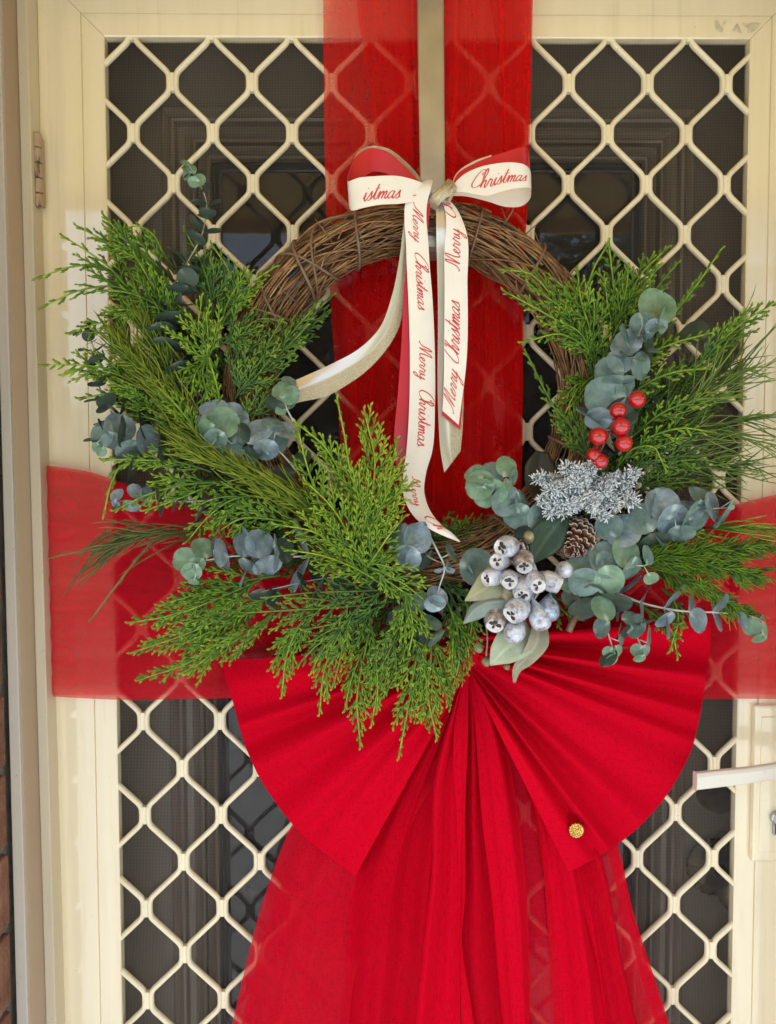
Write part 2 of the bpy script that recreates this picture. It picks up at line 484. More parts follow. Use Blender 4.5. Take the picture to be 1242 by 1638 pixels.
# ------------------------------------------------------------------ brick wall round the doorway
xb = (X(28, 1638, 0.03) + X(6, 900, 0.03)) / 2 - 0.004
wall = empty('brick_wall', (xb - 0.2, 0, 0.004), 'red brown brick wall with pale mortar at the left edge of the door', 'wall')
mb = MB(); mb.box(xb - 1.4, xb - 0.006, -0.166, 0.3, 0.004, 2.455)
mb.build('mortar_core', MAT['mortar'], wall, smooth=False)
course = 0.0855
z = 0.0
zj = Z(10, 1248, 0.06)                       # one mortar joint read from the photograph
base = zj % course
k = 0
zz = base
while zz < 2.3:
    for (w, off) in (((0.23, 0.0),) if k % 2 == 0 else ((0.11, 0.0), (0.115, 0.12))):
        j = rng.normal(0, 0.0008, 3)
        mb = MB(); x1 = xb + j[0] - off; mb.box(x1 - w, x1, -0.172 + j[1], -0.062 if k % 2 == 0 or True else 0, zz + 0.005 + j[2], zz + course - 0.005)
        b = mb.build('brick', MAT['brick'], wall, smooth=False, bevel=0.0025)
        if off == 0.0 and zz > 0.7:
            mb = MB(); mb.box(xb + j[1] - 0.1, xb + j[1], -0.052 + j[2], -0.031, zz + 0.005, zz + course - 0.005)
            mb.build('brick', MAT['brick'], wall, smooth=False, bevel=0.0025)
    zz += course; k += 1
protos = {}
for r_ in range(k):                                  # the courses run on to the left of the reveal
    x1 = xb - (0.24 if r_ % 2 == 0 else 0.24)
    n_ = 0
    while x1 > xb - 1.15:
        w = 0.11 if (n_ == 0 and r_ % 2 == 1) else 0.23
        if w not in protos:
            mb = MB(); mb.box(-w, 0, 0, 0.10, 0.005, course - 0.005)
            b = mb.build('brick', MAT['brick'], smooth=False, bevel=0.0025); b.parent = wall; protos[w] = b
        else:
            b = protos[w].copy(); COL.objects.link(b)
        j = rng.normal(0, 0.0008, 3)
        b.location = (x1 - wall.location[0] + j[0], -0.172 + j[1] - wall.location[1], base + r_ * course + j[2] - wall.location[2])
        x1 -= w + 0.01; n_ += 1
xw = xr0 + 0.045
rw = MB(); rw.box(xw, xw + 1.5, -0.172, 0.3, 0.004, 2.455)
rw.box(xb - 0.005, xw - 0.001, -0.172, 0.3, zt0 + 0.045, 2.454)
tag(rw.build('wall', MAT['brick'], smooth=False), kind='structure')

# ------------------------------------------------------------------ entry door behind the screen
ed = empty('entry_door', (0, 0.09, 0.03), 'dark brown panelled entry door with tall glass pane behind the insect screen', 'door')
DY = -0.09
mb = MB(); mb.box(xl0 - 0.01, xr0 + 0.01, 0.09, 0.13, 0.03, zt0 + 0.003)
mb.build('door_leaf', MAT['door'], ed, smooth=False)
def moulding(name, L, T, Rr, w, h, rad, mat, dz=DY):
    """rounded-rectangle ridge (px left, top, right), running below the picture"""
    x0 = (X(L, 600, dz)); x1 = X(Rr, 600, dz); z1 = Z(621, T, dz); z0 = 0.25
    def ring(o):
        r = max(rad - o, 0.0005)
        pts = []
        for cx, cz, a0 in ((x1-o-r, z1-o-r, 0), (x0+o+r, z1-o-r, 90), (x0+o+r, z0+o+r, 180), (x1-o-r, z0+o+r, 270)):
            for q in range(7):
                a = math.radians(a0 + q * 15); pts.append((cx + r*math.cos(a), cz + r*math.sin(a)))
        return pts
    prof = [(0, 0.0), (w*0.12, h*0.7), (w*0.3, h), (w*0.5, h*0.75), (w*0.6, h*0.45), (w*0.75, h*0.6), (w*0.9, h*0.5), (w, 0.0)]
    G = np.array([[(x, -dz - hh + 0.0002, z) for x, z in ring(o)] for o, hh in prof])
    mb = MB(); grid(mb, G, wrap=True)
    return mb.build(name, mat, ed, auto=0.5)
moulding('moulding', 266, 178, 1102, 0.018, 0.020, 0.003, MAT['door'])
moulding('moulding', 303, 214, 1066, 0.015, 0.018, 0.004, MAT['door'])
moulding('glazing_bead', 324, 240, 1042, 0.016, 0.022, 0.016, MAT['door'])
moulding('glazing_bead', 345, 262, 1021, 0.012, 0.008, 0.008, MAT['door_dark'])
gx0, gx1 = X(343, 600, DY + 0.004), X(1023, 600, DY + 0.004)
mb = MB(); mb.box(gx0, gx1, 0.088, 0.0915, 0.26, Z(621, 260, DY))
mb.build('glass_pane', MAT['glass'], ed, smooth=False)
c = at(1141, 1268, -0.085)
mb = MB(); revolve(mb, [(0.0, 0.028), (0.012, 0.028), (0.016, 0.024), (0.019, 0.012), (0.021, 0.006), (0.021, 0.0)], c, (0, -1, 0), 24)
mb.build('deadbolt', MAT['bronze'], ed, auto=0.6)
c = at(1146, 1385, -0.085)
mb = MB(); revolve(mb, [(0.010, 0.012), (0.022, 0.010), (0.030, 0.006), (0.036, 0.003), (0.036, 0.0)], c, (0, -1, 0), 72, lobes=24, amp=0.03)
rose = mb.build('knob_rose', MAT['bronze'], ed, auto=0.8)
mb = MB(); revolve(mb, [(0.010, 0.005), (0.009, 0.028), (0.013, 0.034), (0.022, 0.042), (0.025, 0.052), (0.022, 0.062), (0.013, 0.066), (0.0, 0.067)], c + np.array([0.004, 0, -0.004]), (0, -1, 0), 28)
mb.build('knob', MAT['bronze'], rose)
mb = MB(); mb.box(-0.6, 0.6, 0.131, 0.14, 0.004, 2.45)   # unlit hall behind the door
tag(mb.build('hall_wall', MAT['black'], smooth=False), kind='structure')

# ------------------------------------------------------------------ garden in front of the porch (seen mirrored in glass and paint)
def garden_tree(x, y, h, r, label, seed):
    t = empty('tree', (x, y, 0), label, 'tree', 'trees mirrored in the door glass')
    q = np.random.default_rng(seed)
    mb = MB(); tube(mb, [(x, y, 0), (x + 0.1, y, h*0.3), (x - 0.05, y + 0.1, h*0.6), (x, y, h*0.85)], [0.16, 0.12, 0.08, 0.03], 8)
    for k in range(7):
        a = q.uniform(0, 2*PI); z0 = h * q.uniform(0.35, 0.7)
        tube(mb, [(x, y, z0), (x + r*0.4*math.cos(a), y + r*0.4*math.sin(a), z0 + h*0.1), (x + r*0.8*math.cos(a), y + r*0.8*math.sin(a), z0 + h*0.15)], [0.05, 0.03, 0.01], 5)
    mb.build('trunk', MAT['bark'], t)
    mb = MB()
    n = 5000
    cl = q.normal(0, 1, (60, 3)); cl = unit(cl) * q.uniform(0.35, 1, (60, 1)) * np.array([r, r, h*0.33]) + np.array([x, y, h*0.66])
    c = cl[q.integers(0, 60, n)] + q.normal(0, 0.16 * r, (n, 3))
    a = unit(q.normal(0, 1, (n, 3))); b = unit(np.cross(a, q.normal(0, 1, (n, 3))))
    s = q.uniform(0.05, 0.10, (n, 1))
    V = np.stack([c - a*s, c + b*s*0.5, c + a*s, c - b*s*0.5], 1).reshape(-1, 3)
    F = np.arange(4*n).reshape(-1, 4).tolist()
    mb.add(V, F); mb.build('crown', MAT['treeleaf'], t, smooth=False)
garden_tree(-5.6, -11.5, 2.9, 1.9, 'bushy garden tree mirrored in the left part of the door glass', 1)
garden_tree(-1.1, -12.5, 4.3, 1.6, 'lower garden tree mirrored in the middle of the door glass', 2)
garden_tree(3.4, -9.5, 5.6, 2.0, 'tall garden tree mirrored in the right part of the door glass', 3)

# ------------------------------------------------------------------ red fabric
def tulle(name, col, alpha, weave=0.10, scale=900, trans=0.35, streak=(2.2, 1, 0.6), sk=0.12):
    """fine net: partly open, so what lies behind shows through"""
    m, nt, b, out = new_mat(name)
    nt.nodes.remove(b)
    v = coords(nt, (1, 1, 1))
    n1 = nd(nt, 'ShaderNodeTexNoise', i_Scale=scale, i_Detail=1); nt.links.new(coords(nt, (1, 1, 0.12)), n1.inputs['Vector'])
    n2 = nd(nt, 'ShaderNodeTexNoise', i_Scale=scale, i_Detail=1); nt.links.new(coords(nt, (0.12, 1, 1)), n2.inputs['Vector'])
    n3 = nd(nt, 'ShaderNodeTexNoise', i_Scale=22, i_Detail=3); nt.links.new(coords(nt, streak), n3.inputs['Vector'])
    a = nd(nt, 'ShaderNodeMath', operation='ADD'); nt.links.new(n1.outputs[0], a.inputs[0]); nt.links.new(n2.outputs[0], a.inputs[1])
    a2 = nd(nt, 'ShaderNodeMath', operation='MULTIPLY_ADD', i_1=weave, i_2=alpha - weave); nt.links.new(a.outputs[0], a2.inputs[0])
    a3 = nd(nt, 'ShaderNodeMath', operation='MULTIPLY_ADD', i_1=sk, i_2=-sk / 2); nt.links.new(n3.outputs[0], a3.inputs[0])
    a4 = nd(nt, 'ShaderNodeMath', operation='ADD', use_clamp=True); nt.links.new(a2.outputs[0], a4.inputs[0]); nt.links.new(a3.outputs[0], a4.inputs[1])
    d = nd(nt, 'ShaderNodeBsdfDiffuse'); d.inputs['Color'].default_value = (*col, 1)
    t = nd(nt, 'ShaderNodeBsdfTranslucent'); t.inputs['Color'].default_value = (*col, 1)
    sh = nd(nt, 'ShaderNodeBsdfSheen'); sh.inputs['Color'].default_value = (0.14, 0.006, 0.010, 1); sh.inputs['Roughness'].default_value = 0.4
    bp0 = nd(nt, 'ShaderNodeBump', i_Strength=0.4, i_Distance=0.0022); nt.links.new(n3.outputs[0], bp0.inputs['Height'])
    bp = nd(nt, 'ShaderNodeBump', i_Strength=0.4, i_Distance=0.0006); nt.links.new(a.outputs[0], bp.inputs['Height']); nt.links.new(bp0.outputs[0], bp.inputs['Normal'])
    cr = ramp(nt, a.outputs[0], [(0.62, tuple(c * .74 for c in col)), (1.0, col)])
    nt.links.new(cr, d.inputs['Color']); nt.links.new(cr, t.inputs['Color'])
    for q in (d, t, sh): nt.links.new(bp.outputs[0], q.inputs['Normal'])
    mx = nd(nt, 'ShaderNodeMixShader', i_0=trans); nt.links.new(d.outputs[0], mx.inputs[1]); nt.links.new(t.outputs[0], mx.inputs[2])
    ad = nd(nt, 'ShaderNodeAddShader'); nt.links.new(mx.outputs[0], ad.inputs[0]); nt.links.new(sh.outputs[0], ad.inputs[1])
    tr = nd(nt, 'ShaderNodeBsdfTransparent')
    fin = nd(nt, 'ShaderNodeMixShader'); nt.links.new(a4.outputs[0], fin.inputs[0]); nt.links.new(tr.outputs[0], fin.inputs[1]); nt.links.new(ad.outputs[0], fin.inputs[2])
    nt.links.new(fin.outputs[0], out.inputs[0])
    return m
RED = (0.70, 0.003, 0.020)
MAT['tulle'] = tulle('red_tulle', (0.85, 0.012, 0.010), 0.60, streak=(5, 1, 0.25), sk=0.24)
MAT['tulle_fold'] = tulle('red_tulle_folded', (0.85, 0.010, 0.010), 0.48, streak=(6, 1, 0.22), sk=0.42)
MAT['tulle_sheer'] = tulle('red_tulle_sheer', (0.80, 0.008, 0.028), 0.66, streak=(0.35, 1, 5), sk=0.26)
MAT['tulle_skirt'] = tulle('red_tulle_skirt', (0.76, 0.008, 0.028), 0.76, streak=(3, 1, 0.3), sk=0.12)
MAT['tulle_wrinkle'] = tulle('red_tulle_wrinkled', (0.80, 0.008, 0.028), 0.28, streak=(0.3, 1, 6), sk=0.5)
MAT['tulle_mid'] = tulle('red_tulle_layered', RED, 0.90, 0.06)
MAT['tulle_dense'] = tulle('red_tulle_dense', RED, 1.06, 0.03, trans=0.22)

def panel(L, R, n=60, m=40, folds=4.0, amp=0.003, ph=0.0, pinch=None, wob=0.0, seed=0, sharp=1.0):
    """cloth sheet between two px edges; lengthwise folds push it in and out"""
    q = np.random.default_rng(seed)
    A = spline([at(*p) for p in L], n); B = spline([at(*p) for p in R], n)
    u = np.linspace(0, 1, m)
    s = np.linspace(0, 1, n)
    G = A[:, None, :] * (1 - u)[None, :, None] + B[:, None, :] * u[None, :, None]
    f = np.zeros((n, m))
    for k in range(3):
        fr = folds * (1, 1.83, 3.1)[k]; am = (1, 0.32, 0.10)[k]
        p0 = ph + q.uniform(0, 6.28); drift = q.normal(0, 0.8)
        w = np.sin(2*PI*fr*u[None, :] + p0 + drift * s[:, None] + wob * np.sin(2*PI*s[:, None] * q.uniform(0.6, 1.4) + k))
        f += am * np.sign(w) * np.abs(w) ** sharp
    e = amp if pinch is None else amp * np.interp(s, pinch[0], pinch[1])[:, None]
    G[:, :, 1] -= f * e
    return G

def cloth(name, G, mat, parent):
    mb = MB(); grid(mb, G); return mb.build(name, mat, parent)

sash = empty('hanging_drape', at(685, 0, 0.02), 'sheer red tulle sash hanging upright behind the metal hanger', 'drape')
cloth('panel', panel([(517, -70, .0155), (518, 100, .0155), (521, 300, .0155), (527, 450, .015), (540, 640, .015), (556, 900, .015)],
                     [(854, -70, .0155), (851, 100, .0155), (844, 330, .0155), (837, 480, .015), (836, 700, .015), (833, 900, .015)], 70, 120, 5, .0020, seed=3), MAT['tulle'], sash)
cloth('fold', panel([(571, -70, .0195), (573, 20, .0195), (590, 110, .0185), (598, 300, .0185), (566, 450, .018), (560, 640, .018), (575, 900, .018)],
                    [(690, -70, .0195), (690, 150, .0195), (700, 330, .0195), (760, 480, .019), (770, 700, .019), (760, 900, .019)], 70, 80, 4, .0022, seed=5), MAT['tulle_fold'], sash)
cloth('fold', panel([(735, -70, .0205), (728, 120, .0205), (712, 300, .0205), (700, 450, .0205), (695, 640, .0205), (690, 900, .02)],
                    [(852, -70, .0205), (849, 100, .0205), (842, 330, .0205), (838, 480, .020), (836, 700, .020), (831, 900, .020)], 70, 80, 4, .0022, seed=8), MAT['tulle_fold'], sash)
cloth('fold', panel([(772, -70, .024), (800, 110, .024), (806, 230, .023), (815, 330, .022), (800, 480, .0225), (812, 700, .022), (815, 900, .022)],
                    [(853, -70, .024), (849, 100, .024), (842, 330, .0235), (838, 480, .0235), (836, 700, .023), (831, 900, .023)], 70, 50, 3, .0020, seed=9), MAT['tulle_fold'], sash)
cloth('fold', panel([(690, -70, .0232), (700, 110, .0232), (704, 330, .0232)], [(742, -70, .0232), (735, 110, .0232), (728, 330, .0232)], 40, 20, 2, .0008, seed=12), MAT['tulle_fold'], sash)

band = empty('fabric_band', at(650, 960, 0.02), 'wide sheer red tulle band stretched across the door below the middle', 'fabric band')
def hband(T, Bm, folds, amp, seed):
    return panel(T, Bm, 110, 60, folds, amp, seed=seed, sharp=0.9, wob=0.8)
bt = [(73.5, 745, .006), (76, 745, .0145), (140, 754, .016), (200, 774, .016), (280, 803, .016), (350, 832, .018), (480, 890, .02), (640, 960, .024), (745, 1010, .028), (860, 970, .024), (980, 890, .02), (1110, 831, .017), (1190, 803, .016), (1242, 791, .016), (1316, 778, .015)]
bb = [(82, 1115, .006), (84, 1115, .0145), (140, 1118, .016), (200, 1120, .016), (280, 1119, .016), (370, 1117, .018), (480, 1114, .02), (640, 1098, .024), (745, 1080, .028), (860, 1095, .024), (980, 1114, .02), (1110, 1118, .017), (1190, 1118, .016), (1242, 1118, .016), (1316, 1117, .015)]
cloth('panel', hband(bt, bb, 9, .0012, 21), MAT['tulle_sheer'], band)
bt2 = [(x, y + 2 + 3 * math.sin(x * 0.011), d + .0032) for x, y, d in bt[1:]]
bb2 = [(x, y - 7 + 2 * math.sin(x * 0.02), d + .0032) for x, y, d in bb[1:]]
cloth('fold', hband(bt2, bb2, 9, .0016, 22), MAT['tulle_wrinkle'], band)

# ------------------------------------------------------------------ large red bow
bow = empty('fabric_bow', at(748, 1060, 0.04), 'large red fabric bow with pleated fans and long tails below the wreath', 'bow')
def fan(bound, c0, c1, npl, amp, d_c, d_m, d_e, seed, ph=0.0, skew=0.35):
    """pleated fan: from the gathered line c0-c1 out to the boundary"""
    q = np.random.default_rng(seed)
    n, m = 64, 320
    Bd = spline([np.array([x, y, 0]) for x, y in bound], m)
    u = np.linspace(0, 1, m); v = np.linspace(0, 1, n)
    C = np.array([c0[0], c0[1], 0.0]) * (1 - u)[:, None] + np.array([c1[0], c1[1], 0.0]) * u[:, None]
    G = np.zeros((n + 5, m, 3))
    # uneven pleat phase
    w = 1 + 0.35 * np.sin(2*PI*u * 1.7 + q.uniform(0, 6)) + 0.2 * np.sin(2*PI*u*4.1 + q.uniform(0, 6))
    phase = np.cumsum(w); phase = phase / phase[-1] * npl + ph
    fr = phase % 1.0
    saw = np.where(fr < 1 - skew, fr / (1 - skew), (1 - fr) / skew)         # a slow rise and a steep drop: pressed pleats
    saw = saw * saw * (3 - 2 * saw)
    soft = 0.5 - 0.5 * np.cos(2*PI*(phase - 0.2))
    amps = 0.7 + 0.5 * np.sin(2*PI*u*1.3 + q.uniform(0, 6))
    for i in range(n):
        vv = v[i]
        k = max(0.0, 1 - vv * 1.1)
        prof = (saw * (0.35 + 0.65 * k) + soft * (0.65 - 0.65 * k)) - 0.5
        e_ = np.clip((u - .84) / .13, 0, 1); e_ = e_ * e_ * (3 - 2 * e_); prof = prof * (1 - e_) + 0.42 * e_
        a = amp * amps * (min(1, vv / 0.25)) * (1 - 0.30 * vv)
        d = (d_c * (1 - vv)**2 + 2 * d_m * vv * (1 - vv) + d_e * vv * vv) + a * prof
        xy = C[:, :2] * (1 - vv) + Bd[:, :2] * vv
        for j in range(m): G[i, j] = at(xy[j, 0], xy[j, 1], d[j])
    # the cloth rolls back over the rim
    rim = G[n-1]; outw = unit(G[n-1] - G[n-4])
    for q_, (o, bk) in enumerate(((0.0012, 0.0008), (0.0018, 0.0022), (0.0014, 0.0042), (-0.002, 0.0062), (-0.012, 0.0080))):
        G[n + q_] = rim + outw * o + np.array([0, bk, 0])
    return G
left_b = [(357, 1057), (362, 1085), (375, 1125), (386, 1168), (400, 1208), (418, 1246), (440, 1280), (464, 1312), (492, 1342), (530, 1372), (569, 1401)]
G = fan(left_b, (742, 1030), (748, 1075), 5.4, 0.032, .050, .088, .040, 31, 0.2, 0.3)
cloth('fan', G, MAT['tulle_dense'], bow)
right_b = [(1137, 992), (1135, 1040), (1129, 1085), (1118, 1150), (1106, 1198), (1086, 1240), (1063, 1276), (1036, 1308), (1000, 1341), (965, 1365), (910, 1395)]
right_fan = G = fan(right_b, (752, 1020), (750, 1075), 7.6, 0.031, .050, .088, .040, 37, 0.6, 0.3)
cloth('fan', G, MAT['tulle_dense'], bow)
mb = MB(); tube(mb, spline([at(740, 1000, .045), at(745, 1020, .052), at(748, 1040, .052), at(750, 1062, .046)], 12), [.006, .009, .011, .011, .011, .011, .011, .011, .011, .010, .009, .007], 14)
mb.build('knot', MAT['tulle_dense'], bow)
PIN = ([0, .12, .45, 1], [.35, .8, 1.1, 1.3])
def tail(L, R, mat, folds, amp, seed, m=40):
    cloth('tail', panel(L, R, 80, m, folds, amp, pinch=PIN, seed=seed, sharp=0.8), mat, bow)
tail([(742, 1065, .046), (600, 1180, .034), (485, 1290, .026), (425, 1430, .026), (392, 1550, .026), (355, 1720, .026)],
     [(756, 1065, .046), (870, 1180, .034), (968, 1300, .026), (1010, 1470, .026), (1048, 1580, .026), (1090, 1720, .026)], MAT['tulle_skirt'], 3.2, .0050, 41, 130)
tail([(742, 1066, .048), (650, 1180, .038), (510, 1300, .031), (445, 1430, .031), (408, 1550, .031), (370, 1720, .031)],
     [(750, 1066, .048), (735, 1180, .040), (665, 1300, .034), (610, 1430, .033), (570, 1550, .033), (555, 1720, .033)], MAT['tulle_skirt'], 1.4, .0045, 42, 70)
tail([(742, 1068, .049), (694, 1160, .042), (600, 1320, .037), (568, 1402, .037), (556, 1520, .038), (540, 1720, .038)],
     [(748, 1068, .049), (722, 1180, .045), (694, 1330, .042), (688, 1400, .042), (678, 1520, .042), (655, 1720, .042)], MAT['tulle_mid'], 1.49, 0.0058, 43, 50)
tail([(745, 1068, .051), (715, 1160, .046), (697, 1230, .045), (690, 1389, .046), (676, 1520, .047), (655, 1720, .047)],
     [(749, 1068, .051), (742, 1160, .050), (738, 1300, .050), (737, 1430, .050), (735, 1520, .050), (738, 1720, .050)], MAT['tulle_dense'], 0.99, 0.0064, 44, 40)
tail([(747, 1070, .054), (728, 1160, .053), (731, 1310, .0535), (736, 1440, .054), (733, 1500, .054), (737, 1590, .054), (742, 1720, .054)],
     [(750, 1070, .054), (749, 1160, .056), (744, 1310, .0565), (744, 1440, .0565), (739, 1500, .0565), (751, 1590, .0565), (772, 1720, .0565)], MAT['tulle_dense'], 0.62, 0.0026, 45, 20)
tail([(748, 1070, .050), (750, 1160, .047), (747, 1310, .045), (744, 1435, .045), (740, 1520, .045), (752, 1640, .045), (760, 1720, .045)],
     [(752, 1070, .050), (768, 1160, .046), (780, 1310, .043), (806, 1435, .043), (820, 1520, .043), (832, 1640, .043), (840, 1720, .043)], MAT['tulle_mid'], 1.12, 0.0048, 46, 40)
tail([(750, 1070, .052), (760, 1160, .050), (772, 1310, .049), (790, 1460, .049), (798, 1560, .049), (815, 1720, .049)],
     [(755, 1070, .052), (800, 1160, .047), (832, 1310, .043), (845, 1430, .043), (850, 1560, .043), (852, 1720, .043)], MAT['tulle_dense'], 0.93, 0.0064, 47, 40)
tail([(753, 1070, .048), (810, 1180, .042), (850, 1290, .038), (868, 1380, .036), (878, 1500, .036), (892, 1720, .036)],
     [(757, 1070, .048), (850, 1180, .040), (905, 1300, .036), (935, 1400, .036), (955, 1500, .037), (985, 1720, .037)], MAT['tulle_dense'], 1.24, 0.0064, 48, 40)
tail([(755, 1070, .046), (850, 1180, .038), (895, 1300, .034), (918, 1400, .034), (950, 1520, .034), (985, 1720, .034)],
     [(758, 1070, .046), (880, 1180, .036), (945, 1320, .032), (970, 1400, .032), (990, 1510, .032), (1040, 1720, .032)], MAT['tulle_mid'], 0.99, 0.0054, 49, 40)
tail([(756, 1070, .044), (860, 1180, .035), (960, 1330, .0295), (990, 1430, .029), (1020, 1540, .029), (1075, 1720, .029)],
     [(758, 1070, .044), (880, 1180, .034), (975, 1315, .0285), (1016, 1470, .0285), (1052, 1580, .0285), (1095, 1720, .0285)], MAT['tulle_mid'], 0.50, 0.0019, 50, 16)

# gold brooch on the right fan
MAT['gold'] = noisy('gold_metal', (0.62, 0.42, 0.10), (0.85, 0.66, 0.28), 200, 0.22, metallic=1.0)
_P = right_fan.reshape(-1, 3)
_q = np.array([px_of(v) for v in _P[::3]])
cb = at(922, 1328, -_P[::3][np.hypot(_q[:, 0] - 922, _q[:, 1] - 1328) < 15][:, 1].min() + .0016)   # lies on the cloth
br = empty('brooch', cb, 'round gold filigree brooch pinned to the lower right fan of the red bow', 'brooch')
mb = MB(); revolve(mb, [(0.0077, 0.0055), (0.0077, -0.0008), (0.0070, -0.0016), (0.0056, -0.0010), (0.0, -0.0008)], cb, (0, 1, 0), 24); mb.build('disc', MAT['gold'], br, auto=0.6)
for (rr, k, s) in ((0.0066, 14, 0.0013), (0.0042, 9, 0.0014), (0.0018, 4, 0.0012), (0, 1, 0.0013)):
    for i in range(k):
        a = 2*PI*i/k + rr * 300
        mb = MB(); revolve(mb, [(0, s), (s*0.7, s*0.7), (s, 0), (s*0.8, -s*0.5)], cb + np.array([rr*math.cos(a), -0.0011, rr*math.sin(a)]), (0, -1, 0), 8)
        mb.build('bead', MAT['gold'], br)

# ------------------------------------------------------------------ metal wreath hanger
MAT['hanger'] = noisy('champagne_metal', (0.36, 0.32, 0.25), (0.46, 0.41, 0.32), 26, 0.3, 0.12, 60, metallic=0.6, bdist=0.001)
mb = MB()
pts = [(668, 709, -75), (669.5, 709.5, 60), (672, 710.5, 200), (674, 711.5, 330), (675, 712, 405)]
Lp = [at(a, y, .0262) for a, b, y in pts]; Rp = [at(b, y, .0262) for a, b, y in pts]
G = []
for a, b in zip(Lp, Rp):
    y = np.array([0, .0016, 0])
    G.append([a + y, a + y*0.2, a + np.array([.0006, 0, 0]), b - np.array([.0006, 0, 0]), b + y*0.2, b + y])
mb = MB(); grid(mb, np.array(G))
b0, a0 = Rp[-1], Lp[-1]
# the hook that carries the wreath
hook = []
for t in np.linspace(0, PI, 9): hook.append(((a0 + b0)/2 + np.array([0, -0.020 + 0.020*math.cos(t), -0.012*math.sin(t)])))
hook.append((a0 + b0)/2 + np.array([0, -0.040, 0.022]))
hk = np.array([[p - np.array([.0135, 0, 0]), p + np.array([.0135, 0, 0])] for p in hook]); grid(mb, hk)
h = mb.build('wreath_hanger', MAT['hanger'], origin=at(690, 0, .026), smooth=False)
sd = h.modifiers.new('thick', 'SOLIDIFY'); sd.thickness = 0.0008
tag(h, 'flat champagne metal wreath hanger running down over the red sash', 'wreath hanger')

# ------------------------------------------------------------------ grapevine wreath
MAT['twig'] = noisy('brown_twig', (0.110, 0.048, 0.015), (0.42, 0.220, 0.085), 90, 0.55, 0.5, 420, p=(0.3, 0.75), bdist=0.0008)
MAT['twig_light'] = noisy('pale_twig', (0.22, 0.12, 0.05), (0.52, 0.32, 0.16), 90, 0.5, 0.4, 400, p=(0.3, 0.75), bdist=0.0006)
MAT['vine'] = noisy('binding_vine_bark', (0.13, 0.075, 0.042), (0.24, 0.15, 0.09), 120, 0.5, 0.4, 400, bdist=0.0006)
WC = at(668, 634, .050)
WR, WT = 0.1685, 0.0255
wre = empty('grapevine_wreath', WC, 'round wreath ring of twisted brown grapevine twigs hanging on the door', 'wreath')
def ring_pt(a, rho, phi, squash=1.0):
    """a: angle round the ring (0 = right, 90deg = top); phi: angle round the tube (0 = outward, 90deg = to the viewer)"""
    r = WR + rho * math.cos(phi)
    return WC + np.array([r * math.cos(a), -rho * math.sin(phi) * 0.95, r * math.sin(a)])
tw = []
q = np.random.default_rng(11)
for i in range(680):
    a0 = q.uniform(0, 2*PI); span = math.radians(q.uniform(25, 95)); dirn = 1 if q.random() < .9 else -1
    rho = WT * (0.55 + 0.45 * math.sqrt(q.random())); phi0 = q.uniform(0, 2*PI)
    tws = q.normal(0.0, 0.8); n = int(10 + span * 9)
    wob = q.uniform(0, 6.28, 3); r = q.uniform(0.0006, 0.0011) * (1.5 if q.random() < .14 else 1)
    pts = []
    for k in range(n):
        t = k / (n - 1); aa = a0 + dirn * span * t
        rr = rho * (1.02 + 0.075 * math.sin(9*t*span + wob[0])) + 0.0013 * math.sin(17*t + wob[1])
        ph = phi0 + tws * span * t + 0.16 * math.sin(5*t*span + wob[2])
        pts.append(ring_pt(aa, rr, ph))
    if q.random() < .4:    # a loose end sticks out
        e_ = q.uniform(.01, .05); pts[-1] = pts[-1] + (pts[-1] - WC) * e_ * (1 if q.random() < .7 else -1) + np.array([0, -.006 * q.random(), 0]); pts[-2] = pts[-2] + (pts[-2] - WC) * e_ * .4
    front = math.sin(phi0 + tws * span * 0.5) + rho / WT * 0.6
    tw.append((front, np.array(pts), r * np.linspace(1.1, 0.7, n)))
tw.sort(key=lambda t: -t[0])
for i, (f, p, r) in enumerate(tw[:170]):
    mb = MB(); tube(mb, p, r, 5); mb.build('twig', MAT['twig_light'] if i % 5 == 0 else MAT['twig'], wre)
mb = MB()
for f, p, r in tw[170:]: tube(mb, p, r, 4)
tag(mb.build('twig_bundle', MAT['twig'], wre), kind='stuff')
def binding(adeg, lean, rad=.0014, wrap=(-30, 215), mat='vine', k=1.10):
    pts = []
    for t in np.linspace(0, 1, 26):
        ph = math.radians(wrap[0] + (wrap[1] - wrap[0]) * t)
        pts.append(ring_pt(math.radians(adeg + lean * (t - .5)), WT * k, ph))
    mb = MB(); tube(mb, pts, rad, 7); mb.build('binding_vine', MAT[mat], wre)
for a in ((111, 10), (130, -17), (133, 13), (128, 24), (150, 26), (152, -8), (70, -3), (47, -9), (163, 8), (24, 10), (200, 14), (255, 9), (305, -12), (340, 8)):
    binding(*a, rad=random.uniform(.0012, .0018))
for a, ph, l in ((88, 60, .018), (63, 40, .02), (56, 30, .016), (110, 110, .017), (104, 30, .012), (38, 60, .018), (120, 70, .015), (143, 120, .015)):
    p = ring_pt(math.radians(a), WT, math.radians(ph)); d = unit(p - WC + np.array([0.03*random.uniform(-1, 1), -.04, 0.05*random.uniform(-1, 1)]))
    mb = MB(); tube(mb, [p - d*.01, p + d*l*.5, p + d*l + np.array([.003*random.uniform(-1, 1), 0, .002])], [.0009, .0007, .0005], 5)
    mb.build('loose_end', MAT['vine'], wre)

